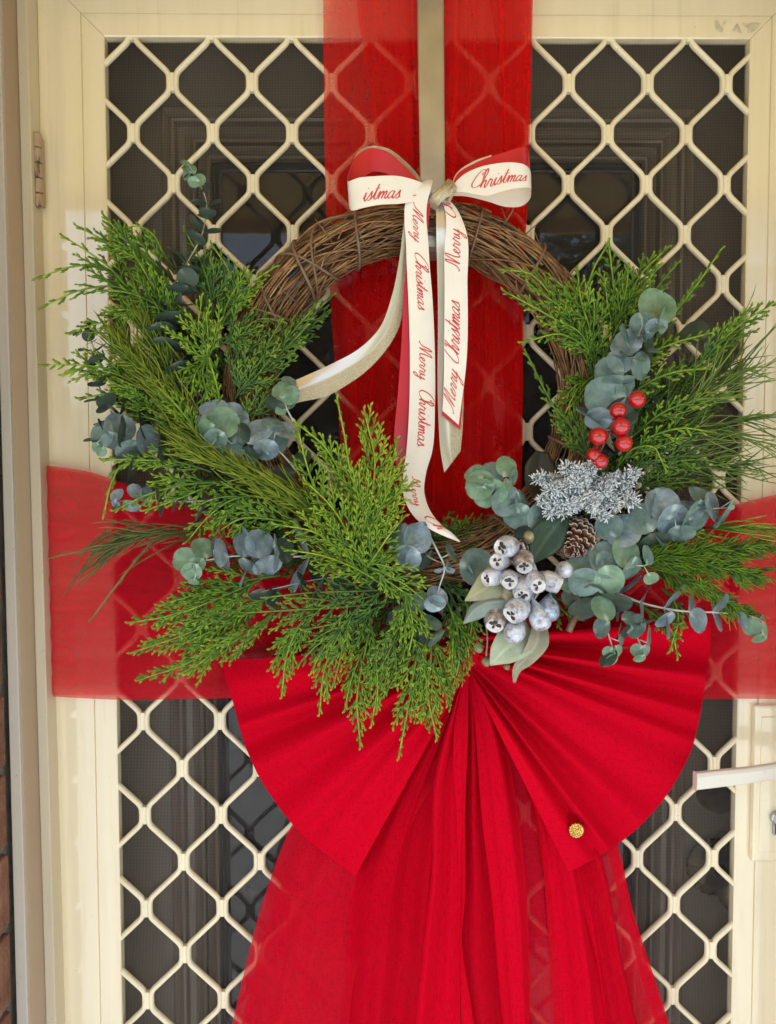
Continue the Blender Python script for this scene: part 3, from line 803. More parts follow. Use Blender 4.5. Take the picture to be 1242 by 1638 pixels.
# ------------------------------------------------------------------ ribbon bow with script lettering
def satin(name, col, rough=0.3, aniso=0.4, spec=0.5, bump=0.05, c2=None):
    m = noisy(name, col, c2 or tuple(min(1, c * 1.05) for c in col), 60, rough, bump, 1500, spec=spec, bdist=0.0003, sheen=0.15)
    b = m.node_tree.nodes['Principled BSDF']
    return m
MAT['rib_white'] = satin('ivory_satin', (0.80, 0.73, 0.63), 0.30)
MAT['rib_red'] = satin('red_satin', (0.58, 0.010, 0.022), 0.30)
MAT['ink'] = noisy('red_print', (0.55, 0.045, 0.04), (0.62, 0.07, 0.06), 400, 0.5)
def glitter_mat(name, half):
    """champagne ribbon: a smooth satin half and a glittering half"""
    m, nt, b, out = new_mat(name)
    at_ = nd(nt, 'ShaderNodeAttribute', attribute_name='tint')
    v = nd(nt, 'ShaderNodeTexVoronoi', i_Scale=2600.0); nt.links.new(coords(nt), v.inputs['Vector'])
    st = nd(nt, 'ShaderNodeMapRange', i_1=half - .04, i_2=half + .04); nt.links.new(at_.outputs['Fac'], st.inputs[0])
    r1 = ramp(nt, v.outputs['Color'], [(0.25, (0.40, 0.31, 0.18)), (0.8, (0.72, 0.62, 0.44))])
    mx = nd(nt, 'ShaderNodeMixRGB'); mx.inputs[1].default_value = (0.62, 0.55, 0.44, 1)
    nt.links.new(st.outputs[0], mx.inputs[0]); nt.links.new(r1, mx.inputs[2]); nt.links.new(mx.outputs[0], b.inputs['Base Color'])
    rr = nd(nt, 'ShaderNodeMapRange', i_3=0.16, i_4=0.40); nt.links.new(st.outputs[0], rr.inputs[0]); nt.links.new(rr.outputs[0], b.inputs['Roughness'])
    b.inputs['Metallic'].default_value = 0.45
    bs = nd(nt, 'ShaderNodeMath', operation='MULTIPLY'); nt.links.new(st.outputs[0], bs.inputs[0]); nt.links.new(v.outputs['Color'], bs.inputs[1])
    bp = nd(nt, 'ShaderNodeBump', i_Strength=0.6, i_Distance=0.0006); nt.links.new(bs.outputs[0], bp.inputs['Height']); nt.links.new(bp.outputs[0], b.inputs['Normal'])
    return m
MAT['rib_gold'] = glitter_mat('champagne_glitter_ribbon', 0.45)
MAT['rib_gold_plain'] = glitter_mat('champagne_ribbon_back', -1.0)

GLYPH = {
 'M': ([[(-.10,.10),(-.04,.0),(.06,.10),(.24,.90),(.29,1.0),(.31,.88),(.33,.45),(.34,.0)], [(.34,.0),(.48,.58),(.62,.96),(.66,1.0),(.67,.85),(.68,.15),(.74,.0),(.86,.12)]], .86),
 'e': ([[(0,.12),(.12,.2),(.2,.33),(.16,.42),(.08,.36),(.06,.15),(.14,0),(.24,.04),(.32,.14)]], .31),
 'r': ([[(0,.1),(.09,.40),(.12,.46),(.15,.37),(.25,.38),(.23,.2),(.25,.02),(.31,.0),(.38,.12)]], .37),
 'y': ([[(0,.12),(.06,.42),(.07,.1),(.15,.0),(.25,.15),(.32,.42)], [(.32,.42),(.28,0),(.18,-.38),(.08,-.46),(.05,-.34),(.22,-.1),(.42,.12)]], .42),
 'C': ([[(.50,.72),(.52,.86),(.60,.84),(.60,.98),(.46,1.02),(.25,.86),(.08,.50),(.05,.18),(.17,.0),(.36,.04),(.54,.2)]], .52),
 'h': ([[(0,.1),(.14,.5),(.24,.95),(.19,1.05),(.12,.9),(.09,.4),(.07,0)], [(.07,0),(.14,.30),(.24,.43),(.29,.36),(.27,.1),(.31,0),(.40,.12)]], .40),
 'i': ([[(0,.12),(.09,.43),(.08,.08),(.13,0),(.23,.12)], [(.13,.62),(.14,.66)]], .22),
 's': ([[(0,.1),(.12,.36),(.16,.47),(.18,.3),(.21,.12),(.13,0),(.04,.05)], [(.18,.03),(.29,.12)]], .28),
 't': ([[(0,.12),(.11,.5),(.15,.82),(.11,.3),(.12,.04),(.18,0),(.27,.12)], [(.0,.56),(.28,.60)]], .26),
 'm': ([[(0,.1),(.08,.42),(.10,.3),(.08,0)], [(.08,0),(.16,.32),(.24,.43),(.27,.3),(.25,0)], [(.25,0),(.33,.32),(.41,.43),(.44,.3),(.42,.08),(.47,0),(.56,.12)]], .55),
 'a': ([[(.31,.36),(.2,.43),(.07,.32),(.03,.1),(.11,0),(.23,.12),(.31,.42)], [(.31,.42),(.28,.1),(.33,0),(.43,.12)]], .42),
 ' ': ([], .55),
}
def text_strokes(txt, slant=0.42):
    x = 0; out = []
    for ch in txt:
        st, adv = GLYPH[ch]
        for s in st:
            p = spline([(a, b, 0) for a, b in s], 5 * len(s))[:, :2]
            p = np.stack([p[:, 0] + x + slant * p[:, 1], p[:, 1]], 1); out.append(p)
        x += adv
    return out, x

class Strip:
    def __init__(self, L, R, n=48, m=7, crown=0.0, flip=1):
        self.n, self.m = n, m
        A = spline([at(*p) for p in L], n); B = spline([at(*p) for p in R], n)
        u = np.linspace(0, 1, m)
        G = A[:, None] * (1 - u)[None, :, None] + B[:, None] * u[None, :, None]
        dT = np.gradient(G, axis=0); dW = np.gradient(G, axis=1)
        N = unit(np.cross(dT, dW)) * flip
        G = G + N * (crown * (4 * u * (1 - u))[None, :, None])
        self.G, self.N, self.u = G, N, u
        c = G.mean(axis=1); self.s = np.concatenate([[0], np.cumsum(np.linalg.norm(np.diff(c, axis=0), axis=1))])
        self.w = np.linalg.norm(A - B, axis=1).max()
    def build(self, name, front, back, parent, th=.00018):
        mb = MB(); t = np.tile(self.u, (self.n, 1))
        grid(mb, self.G + self.N * th, t, 0); grid(mb, self.G - self.N * th, t, 1)
        o = mb.build(name, [MAT[front], MAT[back]], parent)
        return o
    def point(self, s, u):
        i = np.interp(s, self.s, np.arange(self.n)); j = u * (self.m - 1)
        i0 = np.clip(np.floor(i).astype(int), 0, self.n - 2); j0 = np.clip(np.floor(j).astype(int), 0, self.m - 2)
        a, b = (i - i0)[:, None], (j - j0)[:, None]
        def lerp(Q): return (Q[i0, j0]*(1-a)*(1-b) + Q[i0+1, j0]*a*(1-b) + Q[i0, j0+1]*(1-a)*b + Q[i0+1, j0+1]*a*b)
        return lerp(self.G), unit(lerp(self.N))
    def letter(self, items, parent, em, base_u, sgn_s=1, sgn_u=1, side=1, width=.055, clip=(-1, 1e9)):
        """items: (text, start s); sgn_s: reading direction along the strip; sgn_u: which way letters point across it"""
        mb = MB()
        for txt, s0 in items:
            for p in text_strokes(txt)[0]:
                if len(p) < 2: continue
                T = unit(np.gradient(p, axis=0)); Nn = np.stack([-T[:, 1], T[:, 0]], 1)
                down = np.abs(T[:, 1]); w = width * (0.55 + 0.75 * down ** 2)
                w[0] *= .5; w[-1] *= .5
                rows = []
                for sg in (1, -1):
                    e = p + Nn * (w * 0.5 * sg)[:, None]
                    s = s0 + sgn_s * e[:, 0] * em; u = base_u + sgn_u * e[:, 1] * em / self.w
                    pt, nn = self.point(s, np.clip(u, 0.02, .98)); rows.append(pt + nn * (0.00045 * side))
                G = np.stack(rows, 1)
                ok = (s > clip[0]) & (s < min(clip[1], self.s[-1])) & (s >= 0)
                if ok.sum() >= 2: grid(mb, G[ok])
        if mb.n: mb.build('lettering', MAT['ink'], parent, smooth=False)

rb = empty('ribbon_bow', at(707, 310, .085), 'ivory ribbon bow printed with red script, tied at the top of the wreath', 'ribbon bow')
# gold swoop to the left
Strip([(660, 310, .088), (648, 350, .090), (639, 416, .085), (627, 474, .080), (608, 524, .079), (573, 559, .079), (535, 580, .080), (496, 598, .083), (471, 609, .085), (442, 621, .084), (417, 641, .080)],
      [(672, 312, .088), (664, 360, .087), (655, 416, .081), (648, 485, .075), (635, 532, .073), (612, 567, .074), (581, 598, .077), (550, 619, .080), (527, 632, .082), (477, 644, .088), (450, 654, .088)][:9] +
      [(477, 644, .088), (446, 654, .087), (417, 653, .080)], n=60, crown=.0012).build('tail', 'rib_gold', 'rib_gold_plain', rb)
# red tail behind the long one
Strip([(658, 318, .089), (653, 380, .086), (647, 447, .080), (643, 540, .076), (637, 628, .074), (631, 710, .076), (634, 745, .080), (640, 778, .084)],
      [(690, 318, .089), (684, 380, .086), (684, 447, .078), (682, 540, .074), (680, 628, .073), (676, 710, .074), (668, 745, .080), (662, 778, .085)], n=50, crown=.001).build('tail', 'rib_red', 'rib_red', rb)
# long printed tail
t1 = Strip([(676, 291, .088), (655, 302, .0975), (649, 323, .0985), (650, 397, .093), (654, 493, .086), (656, 570, .083), (655, 648, .083), (650, 725, .088), (645, 764, .093), (647, 798, .099), (665, 829, .104), (689, 847, .108), (712, 858, .110), (735, 867, .111)],
           [(693, 289, .088), (691, 297, .0955), (684, 323, .0955), (686, 397, .090), (693, 493, .082), (696, 570, .079), (696, 648, .078), (691, 725, .081), (682, 756, .085), (679, 787, .090), (689, 818, .098), (708, 841, .106), (724, 853, .109), (737, 866, .111)], n=90, m=9, crown=.0015, flip=1)
o = t1.build('tail', 'rib_white', 'rib_red', rb)
def s_at(st, py):
    ys = np.array([px_of(c)[1] for c in st.G.mean(axis=1)]); k = np.argsort(ys); return float(np.interp(py, ys[k], st.s[k]))
em1 = 0.0155
def run(st, y0, y1, txt):
    """em that makes the text fill the px rows y0..y1 of a hanging strip"""
    a, b = s_at(st, y0), s_at(st, y1); return a, (b - a) / text_strokes(txt)[1]
for txt, y0, y1 in (('Merry', 327, 386), ('Christmas', 402, 494), ('Merry', 547, 606), ('Christmas', 621, 712), ('Merry', 762, 808), ('Ch', 824, 848)):
    a, em = run(t1, y0, y1, txt)
    em_ = min(em, .0225)
    t1.letter([(txt, a)], o, em_, .36, 1, 1, 1, .06)
# gold and red layers and the printed short tail on the right
Strip([(698, 318, .084), (698, 350, .087), (701, 493, .082), (701, 648, .079), (706, 728, .079), (711, 756, .079)],
      [(722, 322, .084), (738, 366, .087), (742, 493, .081), (742, 600, .078), (740, 690, .078), (737, 722, .079)], n=46, crown=.0012).build('tail', 'rib_gold', 'rib_gold_plain', rb)
Strip([(709, 324, .0855), (711, 416, .0872), (711, 532, .0848), (708, 640, .0828), (707, 664, .0822)],
      [(728, 333, .0855), (744, 380, .0885), (746, 455, .0870), (745, 571, .0845), (737, 688, .0818)], n=40, crown=.001).build('tail', 'rib_red', 'rib_red', rb)
t2 = Strip([(703, 317, .085), (708, 325, .088), (711, 416, .0895), (711, 532, .087), (709, 640, .085), (708, 657, .0848)],
           [(712, 314, .085), (728, 330, .089), (745, 366, .0915), (748, 455, .0905), (747, 571, .0875), (734, 680, .0845)], n=60, m=9, crown=.0012, flip=1)
o = t2.build('tail', 'rib_white', 'rib_gold_plain', rb)
for txt, y0, y1 in (('Merry', 432, 368), ('Ch', 352, 326), ('Christmas', 583, 484), ('Merry', 657, 594)):
    a, em = run(t2, y0, y1, txt)
    t2.letter([(txt, a)], o, min(abs(em), .0215), .66, -1, -1, 1, .06)
# left loop: one ribbon, ivory outside and red inside
lp1 = Strip([(690, 300, .086), (672, 291, .098), (640, 282, .104), (600, 282, .106), (572, 285, .104), (559, 290, .098), (556, 287, .088), (560, 272, .074), (574, 246, .066), (593, 237, .063), (614, 240, .064), (646, 264, .070), (672, 291, .078), (686, 304, .082)],
            [(688, 322, .086), (668, 322, .097), (640, 326, .103), (605, 328, .106), (580, 333, .104), (565, 337, .098), (559, 330, .088), (566, 303, .074), (580, 284, .066), (598, 274, .063), (618, 277, .064), (648, 296, .070), (672, 310, .078), (688, 318, .082)], n=90, m=7, crown=0.0, flip=1)
o = lp1.build('loop', 'rib_white', 'rib_red', rb)
lp1.letter([('istmas', .0715)], o, .0175, .80, -1, -1, 1, .06)
lp1.letter([('M', .021)], o, .0175, .74, -1, -1, 1, .06)
Strip([(563, 270, .062), (573, 243, .058), (593, 233.5, .055), (616, 236, .056), (650, 259, .064), (678, 290, .076), (688, 300, .081)],
      [(569, 285, .062), (582, 262, .058), (598, 252, .055), (618, 255, .056), (648, 278, .064), (674, 303, .076), (688, 312, .081)], n=40, crown=.0005).build('loop', 'rib_gold', 'rib_gold_plain', rb)
# right loops
Strip([(724, 300, .080), (731, 280, .076), (760, 261, .070), (800, 246, .066), (843, 236, .064), (846, 240, .070), (843, 262, .076)],
      [(726, 312, .080), (738, 300, .076), (766, 285, .070), (804, 272, .066), (845, 264, .064), (848, 268, .070), (845, 290, .076)], n=50, crown=.0, flip=1).build('loop', 'rib_red', 'rib_red', rb)
Strip([(722, 300, .078), (728, 281, .073), (758, 258, .066), (786, 248, .063)],
      [(726, 310, .078), (736, 296, .073), (762, 275, .066), (788, 264, .063)], n=30).build('loop', 'rib_white', 'rib_white', rb)
lp2 = Strip([(718, 306, .088), (727, 294, .092), (740, 281, .096), (766, 268, .101), (792, 262, .104), (819, 260, .104), (838, 263, .101), (848, 272, .094), (848, 288, .084), (836, 298, .076), (812, 304, .073), (780, 304, .074), (745, 304, .078), (722, 308, .082)],
            [(718, 312, .088), (728, 308, .092), (738, 307, .096), (760, 311, .101), (779, 313, .104), (804, 306, .104), (830, 301, .101), (849, 302, .094), (848, 318, .084), (836, 329, .076), (812, 331, .073), (780, 322, .074), (745, 314, .078), (722, 313, .082)], n=90, m=7, flip=1)
o = lp2.build('loop', 'rib_white', 'rib_white', rb)
def s_near(st, px, lim):
    xs = np.array([px_of(c)[0] for c in st.G.mean(axis=1)])[:lim]; return float(np.interp(px, xs if xs[-1] > xs[0] else xs[::-1], st.s[:lim] if xs[-1] > xs[0] else st.s[:lim][::-1]))
lp2.letter([('Christmas', s_near(lp2, 751, 44))], o, .0165, .73, 1, -1, -1, .06)
# knot
def knot_band(pts, w, seed):
    q = np.random.default_rng(seed)
    mb = MB(); c = spline([at(*p) for p in pts], 20)
    T = unit(np.gradient(c, axis=0)); N = unit(np.cross(T, np.array([0, -1.0, 0])))
    G = []
    for i in range(20):
        row = []
        for j in range(13):
            u = j / 12 - .5
            row.append(c[i] + N[i] * w[0] * u * (1 - .25 * math.sin(PI * i / 19)) + np.array([0, -0.0042 * math.cos(u * PI) - 0.0005 * math.sin(u * 26 + i * .15 + seed), 0]))
        G.append(row)
    grid(mb, np.array(G), np.tile(np.linspace(0, 1, 13), (20, 1)))
    return mb
knot_band([(688, 334, .082), (692, 324, .090), (703, 312, .0965), (716, 303, .0955), (727, 295, .088)], (.0165,), 1).build('knot', MAT['rib_gold_plain'], rb)
knot_band([(714, 322, .082), (719, 314, .0925), (724, 304, .0945), (728, 296, .086)], (.0085,), 2).build('knot', MAT['rib_gold_plain'], rb)

# ------------------------------------------------------------------ greenery
def leafy(name, dark, light, tip, rough=0.40, nscale=160, trans=0.10):
    """scale-leaf green: 'tint' runs from the older base (0), on cedar darkened as painted shade, to the young tip (1)"""
    m, nt, b, out = new_mat(name)
    a = nd(nt, 'ShaderNodeAttribute', attribute_name='tint')
    n = nd(nt, 'ShaderNodeTexNoise', i_Scale=nscale, i_Detail=2); nt.links.new(coords(nt), n.inputs['Vector'])
    k = nd(nt, 'ShaderNodeMath', operation='MULTIPLY_ADD', i_1=0.7, i_2=-0.35); nt.links.new(n.outputs[0], k.inputs[0])
    s = nd(nt, 'ShaderNodeMath', operation='ADD', use_clamp=True); nt.links.new(a.outputs['Fac'], s.inputs[0]); nt.links.new(k.outputs[0], s.inputs[1])
    c = ramp(nt, s.outputs[0], [(0.05, dark), (0.5, light), (1.0, tip)])
    nt.links.new(c, b.inputs['Base Color'])
    b.inputs['Roughness'].default_value = rough; b.inputs['Specular IOR Level'].default_value = 0.35
    t = nd(nt, 'ShaderNodeBsdfTranslucent'); nt.links.new(c, t.inputs['Color'])
    mx = nd(nt, 'ShaderNodeMixShader', i_0=trans); nt.links.new(b.outputs[0], mx.inputs[1]); nt.links.new(t.outputs[0], mx.inputs[2]); nt.links.new(mx.outputs[0], out.inputs[0])
    return m
MAT['cedar_dark'] = leafy('shaded_dark_cedar_scales', (0.009, 0.032, 0.004), (0.050, 0.122, 0.012), (0.22, 0.32, 0.035))  # dark green deepened further: shade among the deep sprays is in the colour
MAT['cedar'] = leafy('cedar_scales', (0.015, 0.050, 0.004), (0.105, 0.215, 0.010), (0.36, 0.46, 0.04))  # base stop darkened to paint in shade near the stem
MAT['cedar_light'] = leafy('bright_cedar_scales', (0.026, 0.078, 0.004), (0.145, 0.255, 0.009), (0.44, 0.52, 0.05))
MAT['olive'] = leafy('olive_needles', (0.022, 0.055, 0.004), (0.105, 0.175, 0.010), (0.34, 0.37, 0.025))
MAT['whip'] = leafy('drooping_strands', (0.040, 0.085, 0.012), (0.115, 0.195, 0.030), (0.26, 0.32, 0.06))
MAT['whip_brown'] = leafy('brown_green_strands', (0.055, 0.075, 0.018), (0.12, 0.14, 0.035), (0.26, 0.21, 0.08))
MAT['stem_green'] = noisy('green_stem', (0.13, 0.15, 0.05), (0.22, 0.22, 0.08), 120, 0.5)
MAT['stem_pale'] = noisy('pale_gum_stem', (0.28, 0.27, 0.17), (0.45, 0.43, 0.30), 120, 0.5)
MAT['stem_white'] = noisy('white_bloom_stem', (0.42, 0.46, 0.42), (0.58, 0.62, 0.58), 150, 0.6)
MAT['stem_red'] = noisy('reddish_stem', (0.20, 0.11, 0.08), (0.36, 0.24, 0.17), 120, 0.5)

def gum(name, c1, c2, pale, rough=0.5):
    """round gum leaf: pale at the stalk (tint 1), blotched wax bloom and brown specks"""
    m, nt, b, out = new_mat(name)
    v = coords(nt)
    a = nd(nt, 'ShaderNodeAttribute', attribute_name='tint')
    n = nd(nt, 'ShaderNodeTexNoise', i_Scale=70, i_Detail=5, i_Roughness=0.65); nt.links.new(v, n.inputs['Vector'])
    base = ramp(nt, n.outputs[0], [(0.32, c1), (0.68, c2)])
    mx = nd(nt, 'ShaderNodeMixRGB'); nt.links.new(base, mx.inputs[1]); mx.inputs[2].default_value = (*pale, 1)
    k = nd(nt, 'ShaderNodeMapRange', i_1=0.55, i_2=1.0, i_4=0.85); nt.links.new(a.outputs['Fac'], k.inputs[0]); nt.links.new(k.outputs[0], mx.inputs[0])
    n2 = nd(nt, 'ShaderNodeTexNoise', i_Scale=230, i_Detail=2); nt.links.new(v, n2.inputs['Vector'])
    sp = nd(nt, 'ShaderNodeMapRange', i_1=0.68, i_2=0.76, i_4=0.55); nt.links.new(n2.outputs[0], sp.inputs[0])
    m2 = nd(nt, 'ShaderNodeMixRGB'); nt.links.new(mx.outputs[0], m2.inputs[1]); m2.inputs[2].default_value = (0.16, 0.12, 0.07, 1); nt.links.new(sp.outputs[0], m2.inputs[0])
    nt.links.new(m2.outputs[0], b.inputs['Base Color'])
    b.inputs['Roughness'].default_value = rough; b.inputs['Specular IOR Level'].default_value = 0.45
    bp = nd(nt, 'ShaderNodeBump', i_Strength=0.25, i_Distance=0.0012); nt.links.new(n.outputs[0], bp.inputs['Height']); nt.links.new(bp.outputs[0], b.inputs['Normal'])
    t = nd(nt, 'ShaderNodeBsdfTranslucent'); nt.links.new(m2.outputs[0], t.inputs['Color'])
    s = nd(nt, 'ShaderNodeMixShader', i_0=0.10); nt.links.new(b.outputs[0], s.inputs[1]); nt.links.new(t.outputs[0], s.inputs[2]); nt.links.new(s.outputs[0], out.inputs[0])
    return m
MAT['gum'] = gum('blue_green_gum_leaf', (0.085, 0.150, 0.125), (0.23, 0.32, 0.285), (0.52, 0.62, 0.57))
MAT['gum_blue'] = gum('blue_gum_leaf', (0.11, 0.165, 0.185), (0.32, 0.40, 0.43), (0.56, 0.64, 0.66))
MAT['gum_green'] = gum('fresh_green_gum_leaf', (0.10, 0.19, 0.11), (0.24, 0.36, 0.23), (0.50, 0.60, 0.44))
MAT['gum_dark'] = gum('shaded_gum_leaf', (0.035, 0.055, 0.04), (0.07, 0.105, 0.075), (0.16, 0.18, 0.13))  # darker copy of the gum leaf, shade put into its colour

def strand(mb, p, r, tint, beads=3.0, sides=4, flat=0.55, axis=(0, -1, 0), n=None):
    """scaly strand: overlapping scale leaves make it swell and pinch"""
    P = np.asarray(p, float)
    n = len(P)
    t = np.linspace(0, 1, n)
    sc = 1 + 0.13 * np.where(np.arange(n) % 2 == 0, -1, 1)
    R = r * sc * (1 - 0.55 * t ** 2)
    R[-1] *= 0.35
    tube(mb, P, R, sides, flat, axis, cap=False, tint=tint)

def branchlet_geo(mb, p0, T, S, Nn, L, q, r, tw_len, tint0, curl=0.0, angle=48, dens=0.0043):
    """flat spray: a curving rachis along T+S with alternate twiglets"""
    a = math.radians(angle)
    d0 = math.cos(a) * T + math.sin(a) * S
    d1 = math.cos(a * 0.45) * T + math.sin(a * 0.45) * S
    n = max(5, int(L / 0.0035))
    t = np.linspace(0, 1, n)[:, None]
    droop = np.array([0, 0, -1.0])
    C = p0 + d0 * L * (t - 0.5 * t * t) + d1 * L * 0.5 * t * t + droop * (L * curl * t * t) + Nn * (L * 0.10 * q.normal() * t * t)
    strand(mb, C, r, tint0 + 0.45 * np.linspace(0, 1, n) ** 1.5, flat=.6, axis=Nn)
    k = int(L / dens); side = 1
    for i in range(k):
        s = (i + 0.6) / k
        if s > 0.96: break
        l = tw_len * (1 - 0.72 * s) * min(1, 0.5 + s * 2) * q.uniform(.75, 1.15)
        l = min(l, L * 0.5)
        f = s * (n - 1); j = min(int(f), n - 2); c = C[j] * (1 - f + j) + C[j+1] * (f - j)
        dr = unit(C[j+1] - C[j]); sd = unit(np.cross(Nn, dr)) * side; side = -side
        aa = math.radians(q.uniform(30, 44))
        m = 5 if l > 0.0055 else 4
        tt = np.linspace(0, 1, m)[:, None]
        e = math.cos(aa) * dr + math.sin(aa) * sd; e2 = math.cos(aa*.4) * dr + math.sin(aa*.4) * sd
        P = c + e * l * (tt - .4*tt*tt) + e2 * l * .4 * tt * tt + Nn * (q.normal() * l * 0.10) * tt
        strand(mb, P, r * 0.92, tint0 + 0.25 * s + 0.4 * np.linspace(0, 1, m), axis=Nn)
        if l > 0.0085:                                   # side tips on the longer ones
            for w, h in ((1, .45), (-1, .6)):
                c2 = P[2]; dd = unit(P[3] - P[2]); s2 = unit(np.cross(Nn, dd)) * w
                P2 = c2 + (0.85 * dd + 0.55 * s2) * (l * .42) * np.linspace(0, 1, 4)[:, None]
                strand(mb, P2, r * 0.8, tint0 + 0.25 * s + 0.2 + 0.4 * np.linspace(0, 1, 4), axis=Nn)

def cedar(label, pts, W, mat='cedar', nb=None, r=.00132, tw=.0128, tint=0.15, tilt=0.35, curl=0.05, angle=46, seed=None, start=0.1, taper=0.75, name='cedar_sprig', group='cedar sprigs round the wreath', stem=None, tipbare=0.0):
    """flat cedar frond along px points (x, y, depth); W is the half-width in photo px"""
    sd = seed if seed is not None else int(abs(pts[0][0] * 7 + pts[-1][1] * 13)) + len(pts)
    q = np.random.default_rng(sd)
    ax = spline([at(*p) for p in pts], 40)
    L = np.linalg.norm(np.diff(ax, axis=0), axis=1).sum()
    Wm = W * 0.00064
    root = empty(name, ax[0], label, 'greenery', group)
    mb = MB()
    tube(mb, ax, np.linspace(0.0013, 0.0007, 40), 6, tint=np.linspace(.2, .9, 40)); mb.build('stem', MAT[stem or mat], root)
    base_n = unit(np.array([q.normal(0, tilt), -1.0, q.normal(0, tilt)]))
    def spray(ax, L, Wm, nb, start, tint, full):
        side = 1 if q.random() < .5 else -1
        for k in range(nb):
            t = start + (0.985 - start) * (k + q.uniform(-.3, .3)) / nb
            t = min(max(t, 0.02), .985)
            i = min(int(t * 39), 38); p0 = ax[i] + (ax[i+1] - ax[i]) * (t * 39 - i)
            T = unit(ax[i+1] - ax[i])
            Nn = unit(base_n - T * (base_n @ T) + q.normal(0, .13, 3)); Nn = unit(Nn - T * (Nn @ T))
            S = unit(np.cross(Nn, T)) * side; side = -side
            prof = min(1, 0.45 + (t - start) / 0.22) * max(0.12, (1 - t)) ** taper * 1.25
            l = Wm / math.sin(math.radians(angle)) * prof * q.uniform(.7, 1.2)
            l = max(l, 0.007)
            if tipbare and t > 1 - tipbare: l *= 0.45
            mb = MB(); branchlet_geo(mb, p0, T, S, Nn, l, q, r, min(tw, l * .5) * q.uniform(.85, 1.15), tint + 0.12 * t + q.uniform(-.10, .10), curl + q.normal(0, .05), angle * q.uniform(.82, 1.15))
            mb.build('branchlet', MAT[mat], root)
        mb = MB(); T = unit(ax[-1] - ax[-3]); Nn = unit(base_n - T * (base_n @ T))
        branchlet_geo(mb, ax[-2], T, T * 0.001, Nn, max(0.012, Wm * .28), q, r, tw * .7, tint + .25, 0, 2)
        mb.build('branchlet', MAT[mat], root)
    spray(ax, L, Wm, nb or max(6, int(L / 0.0068)), start, tint, True)
    if W >= 30 and not tipbare and mat != 'cedar_light':                        # a sprig forks: shorter side fronds leave the main stem
        for s_, t0 in ((1, q.uniform(.08, .22)), (-1, q.uniform(.2, .38))):
            i = int(t0 * 39); T = unit(ax[i+2] - ax[i]); S = unit(np.cross(base_n, T)) * s_
            l2 = L * (1 - t0) * q.uniform(.50, .68); a = math.radians(q.uniform(17, 27))
            d = math.cos(a) * T + math.sin(a) * S
            bend = unit(ax[-1] - ax[i])
            tt = np.linspace(0, 1, 40)[:, None]
            a2 = ax[i] + d * l2 * tt * (1 - .4 * tt) + bend * l2 * .4 * tt * tt + np.array([0, -1, 0]) * l2 * q.uniform(-.10, .12) * tt
            mb = MB(); tube(mb, a2, np.linspace(0.0010, 0.0006, 40), 5, tint=np.linspace(.2, .9, 40)); mb.build('stem', MAT[stem or mat], root)
            spray(a2, l2, Wm * .62, max(5, int(l2 / 0.0074)), .12, tint - .04, False)
    return root

def strands(name, label, pts, n, L, spread, mat, r=.0007, droop=0.15, side_tw=0, seed=1, cat='greenery', group=None, start=0.0, tint=.2, curve=.3, bothdir=False):
    """long thin strands swept forward off one axis"""
    q = np.random.default_rng(seed)
    ax = spline([at(*p) for p in pts], 40)
    root = empty(name, ax[0], label, cat, group)
    mb = MB(); tube(mb, ax, np.linspace(.0013, .0005, 40), 6, tint=np.linspace(.1, .5, 40)); mb.build('stem', MAT[mat], root)
    mb = MB()
    for k in range(n):
        t = start + (0.97 - start) * q.random(); i = min(int(t*39), 38); T = unit(ax[i+1] - ax[i]); p0 = ax[i]
        phi = q.uniform(0, 2*PI); A = unit(np.cross(T, [0.1, -1, .2])); B = np.cross(T, A)
        S = math.cos(phi) * A + 0.6 * math.sin(phi) * B
        a = math.radians(abs(q.normal(spread, spread * .35)))
        l = L * 0.00064 * q.uniform(.55, 1.2) * (1 - 0.35 * t)
        m = 9 if L > 60 else 6
        s = np.linspace(0, 1, m)[:, None]
        P = p0 + (math.cos(a) * T + math.sin(a) * S) * l * s + (T * math.cos(a) - S) * (l * curve * .25 * q.normal(1, .6)) * s * s + np.array([0, 0, -1]) * l * droop * q.uniform(.2, 1.5) * s * s + np.cross(T, S) * (l * .06 * q.normal()) * np.sin(s * 5) + S * (l * .09 * q.normal()) * np.sin(s * q.uniform(2.5, 5))
        strand(mb, P, r * q.uniform(.8, 1.2), tint + 0.55 * np.linspace(0, 1, m) * q.uniform(.6, 1.3), sides=4, flat=.9)
        if side_tw and q.random() < side_tw:
            for f in (0.35, 0.55, 0.7):
                j = int(f * (m - 1)); c = P[j]; dd = unit(P[j+1] - P[j]); ss = unit(np.cross(dd, [0, -1, .1])) * (1 if q.random() < .5 else -1)
                P2 = c + (0.88 * dd + .45 * ss) * l * .3 * np.linspace(0, 1, 5)[:, None]; strand(mb, P2, r * .8, tint + .5, sides=4, flat=.9)
    tag(mb.build('needles', MAT[mat], root), kind='stuff')
    return root

